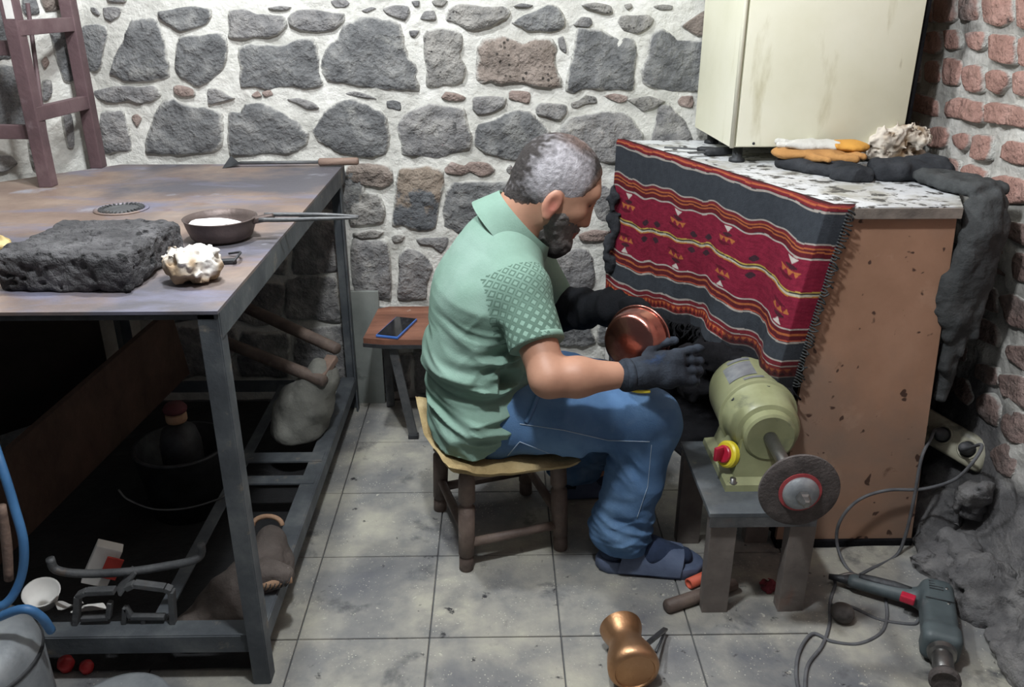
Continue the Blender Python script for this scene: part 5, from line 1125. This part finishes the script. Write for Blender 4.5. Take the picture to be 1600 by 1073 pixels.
# slippers, socks
def slipper(ankle,toe,near):
    d=unit((toe-ankle)*[1,1,0]); s=np.array([-d[1],d[0],0]); heel=ankle*[1,1,0]-d*.062; L=.272
    ol=[(0,.0),(.01,.022),(.03,.034),(.08,.036),(.13,.038),(.18,.047),(.22,.049),(.25,.040),(.268,.018),(.272,0)]
    out=[(a,b) for a,b in ol]+[(a,-b) for a,b in ol[::-1][1:-1]]
    P=[heel+d*a+s*b for a,b in out]; n=len(P); rings=[(.0,.96),(.004,1.0),(.025,1.0),(.029,.965)]
    c=np.mean(P,0); V=[];F=[]
    for z,k in rings:
        for (a,b),p in zip(out,P): q_=c+(p-c)*k; V.append((q_[0],q_[1],.001+z+(.006 if a<.1 and z>.01 else 0)))
    for r in range(3):
        for j in range(n): F.append((r*n+j,r*n+(j+1)%n,(r+1)*n+(j+1)%n,(r+1)*n+j))
    F+=[tuple(range(n-1,-1,-1)),tuple(range(3*n,4*n))]
    sole=mk('slipper_sole',(np.array(V),F),m_slip,man,True,sharp=50)
    T=lambda a,b,z:heel+d*a+s*b+np.array([0,0,z])
    def strap(u,v):
        a=.080+v*.125; w_=.040+.011*v; th=math.pi*u; hgt=.088-.040*v
        # diagonal opening edge
        a=a-.02*(1-np.sin(th))*(1-v)+.012*np.sin(th)*v
        p=heel[:,None,None]+d[:,None,None]*a[None]+s[:,None,None]*(np.cos(th)*w_)[None]
        return p[0],p[1],.012+np.sin(th)**.75*hgt
    V1,F1_=grid(30,14,strap); V2=V1.copy(); cc_=np.array(heel)+d*.16; V2=V1+(V1-[cc_[0],cc_[1],.02])*.05
    mk('slipper_strap',join((V1,[f[::-1] for f in F1_]),(V2,F1_),(np.vstack([V1.reshape(30,14,3)[:,-1],V2.reshape(30,14,3)[:,-1]]),[(i,i+1,i+31,i+30) for i in range(29)]),(np.vstack([V1.reshape(30,14,3)[:,0],V2.reshape(30,14,3)[:,0]]),[(i,i+30,i+31,i+1) for i in range(29)])),m_slip,man)
    S=SDF(np.minimum(heel,heel+d*.3)-.09,np.maximum(heel,heel+d*.3)+.14,.004)
    S.cone(T(.05,0,.062),T(.14,0,.055),.033,.030,.02).cone(T(.14,0,.052),T(.225,0,.042),.034,.018,.02,(s,.75)).cone(T(.035,0,.055),T(.05,0,.12),.028,.034,.02)
    S.cut(lambda x,y,z:.027-z+0*x+0*y); mk('sock',S.mesh(),m_navy,man)
slipper(anR+[.005,-.005,0],anR+[.25,-.022,0],True); slipper(anL,anL+[.24,.03,0],False)
# gloved hands
def hand(wr,dirn,palm,fingers,thumb,mat,name,cuff):
    S=SDF(wr-.16,wr+.24,.0032); d=unit(dirn); n=unit(palm-d*(palm@d)); s=np.cross(n,d)
    T=lambda p:wr+d*p[0]+s*p[1]+n*p[2]
    S.cone(T((.012,0,0)),T((.055,0,0)),.033,.040,.015,(n,1.75)); S.cone(T((.055,-.018,0)),T((.085,-.020,.0)),.022,.021,.015); S.cone(T((.055,.018,0)),T((.082,.022,0)),.022,.019,.015)
    S.cone(T((-.035,0,0)),T((.02,0,0)),.035,.033,.012,(n,1.15))
    for ch in fingers+[thumb]:
        for i in range(len(ch)-1): S.cone(T(ch[i]),T(ch[i+1]),.0125-.0012*i,.0115-.0012*i,.006)
    S.warp(lambda x,y,z:.0025*fbm(x,y,z,40,2,221)); mk(name,S.mesh(),mat,man)
    mk('glove_cuff',lathe([(.031,-.008),(.0365,-.006),(.037,.004),(.034,.010)],wr-d*.035,d,26),cuff,man)
fg=lambda y,l,c,z0=0:[(.088,y,z0),(.088+l*.45,y*1.05,z0+c*.25),(.088+l*.75,y*1.1,z0+c*.7),(.088+l*.9,y*1.1,z0+c*1.25)]
dR=unit(np.array([.95,.24,.03]))
hand(wrR+dR*.03,dR,np.array([-.10,.80,-.55]),[fg(-.032,.075,.012),fg(-.011,.080,.030),fg(.011,.075,.040),fg(.030,.060,.042)],[(.02,-.034,.008),(.05,-.055,.022),(.085,-.066,.030),(.105,-.066,.030)],m_glove,'glove',m_glove)
dL=unit(wrL-elL)
hand(wrL+dL*.02,unit(np.array([.80,-.60,.15])),np.array([-.2,-.55,-.6]),[fg(-.030,.055,.022),fg(-.010,.060,.030),fg(.010,.056,.032),fg(.029,.048,.03)],[(.02,-.034,.005),(.045,-.056,.010),(.075,-.062,.014),(.095,-.060,.018)],m_glove2,'glove',m_glove2)
S=SDF((.06,1.88,.44),(.36,2.24,.74),.0045); S.cone(elL-[.02,0,-.02],elL,.055,.056,.02).cone(elL,wrL,.058,.042,.02).cone(wrL,wrL+dL*.03,.042,.04,.02)
S.warp(lambda x,y,z:-.007*ridge(noise((x*.9-y*.6)*30,z*12,y*6,231))+.004*fbm(x,y,z,20,2,233)); mk('sleeve_guard',S.mesh(),m_glove2,man,label='long black sleeve guard on the far arm')
mk('glove_lining',tube([wrR+[.0,-.012,-.030],wrR+[.02,-.014,-.034],wrR+[.045,-.010,-.036]],.004,8,4),m_yellow,man,label='yellow glove lining edge')
# ---- copper bowl in his hands
bc=aty(990,532,1.775); bd=unit(np.array([-.58,-.78,.20]))    # bowl bottom faces this way
bw=thing('copper_bowl','shiny reddish copper bowl held between the gloved hands','bowl',bc)
mk('bowl_shell',lathe([(.0,.028),(.055,.0275),(.062,.024),(.068,.010),(.073,-.014),(.077,-.022),(.0755,-.0225),(.071,-.014),(.065,.010),(.058,.022),(.0,.0255)],bc,bd,56),m_copper,bw)
mk('bowl_rim',lathe([(.0745,-.024),(.0795,-.0245),(.0805,-.022),(.078,-.0195),(.0745,-.021)],bc,bd,56),m_copper,bw)
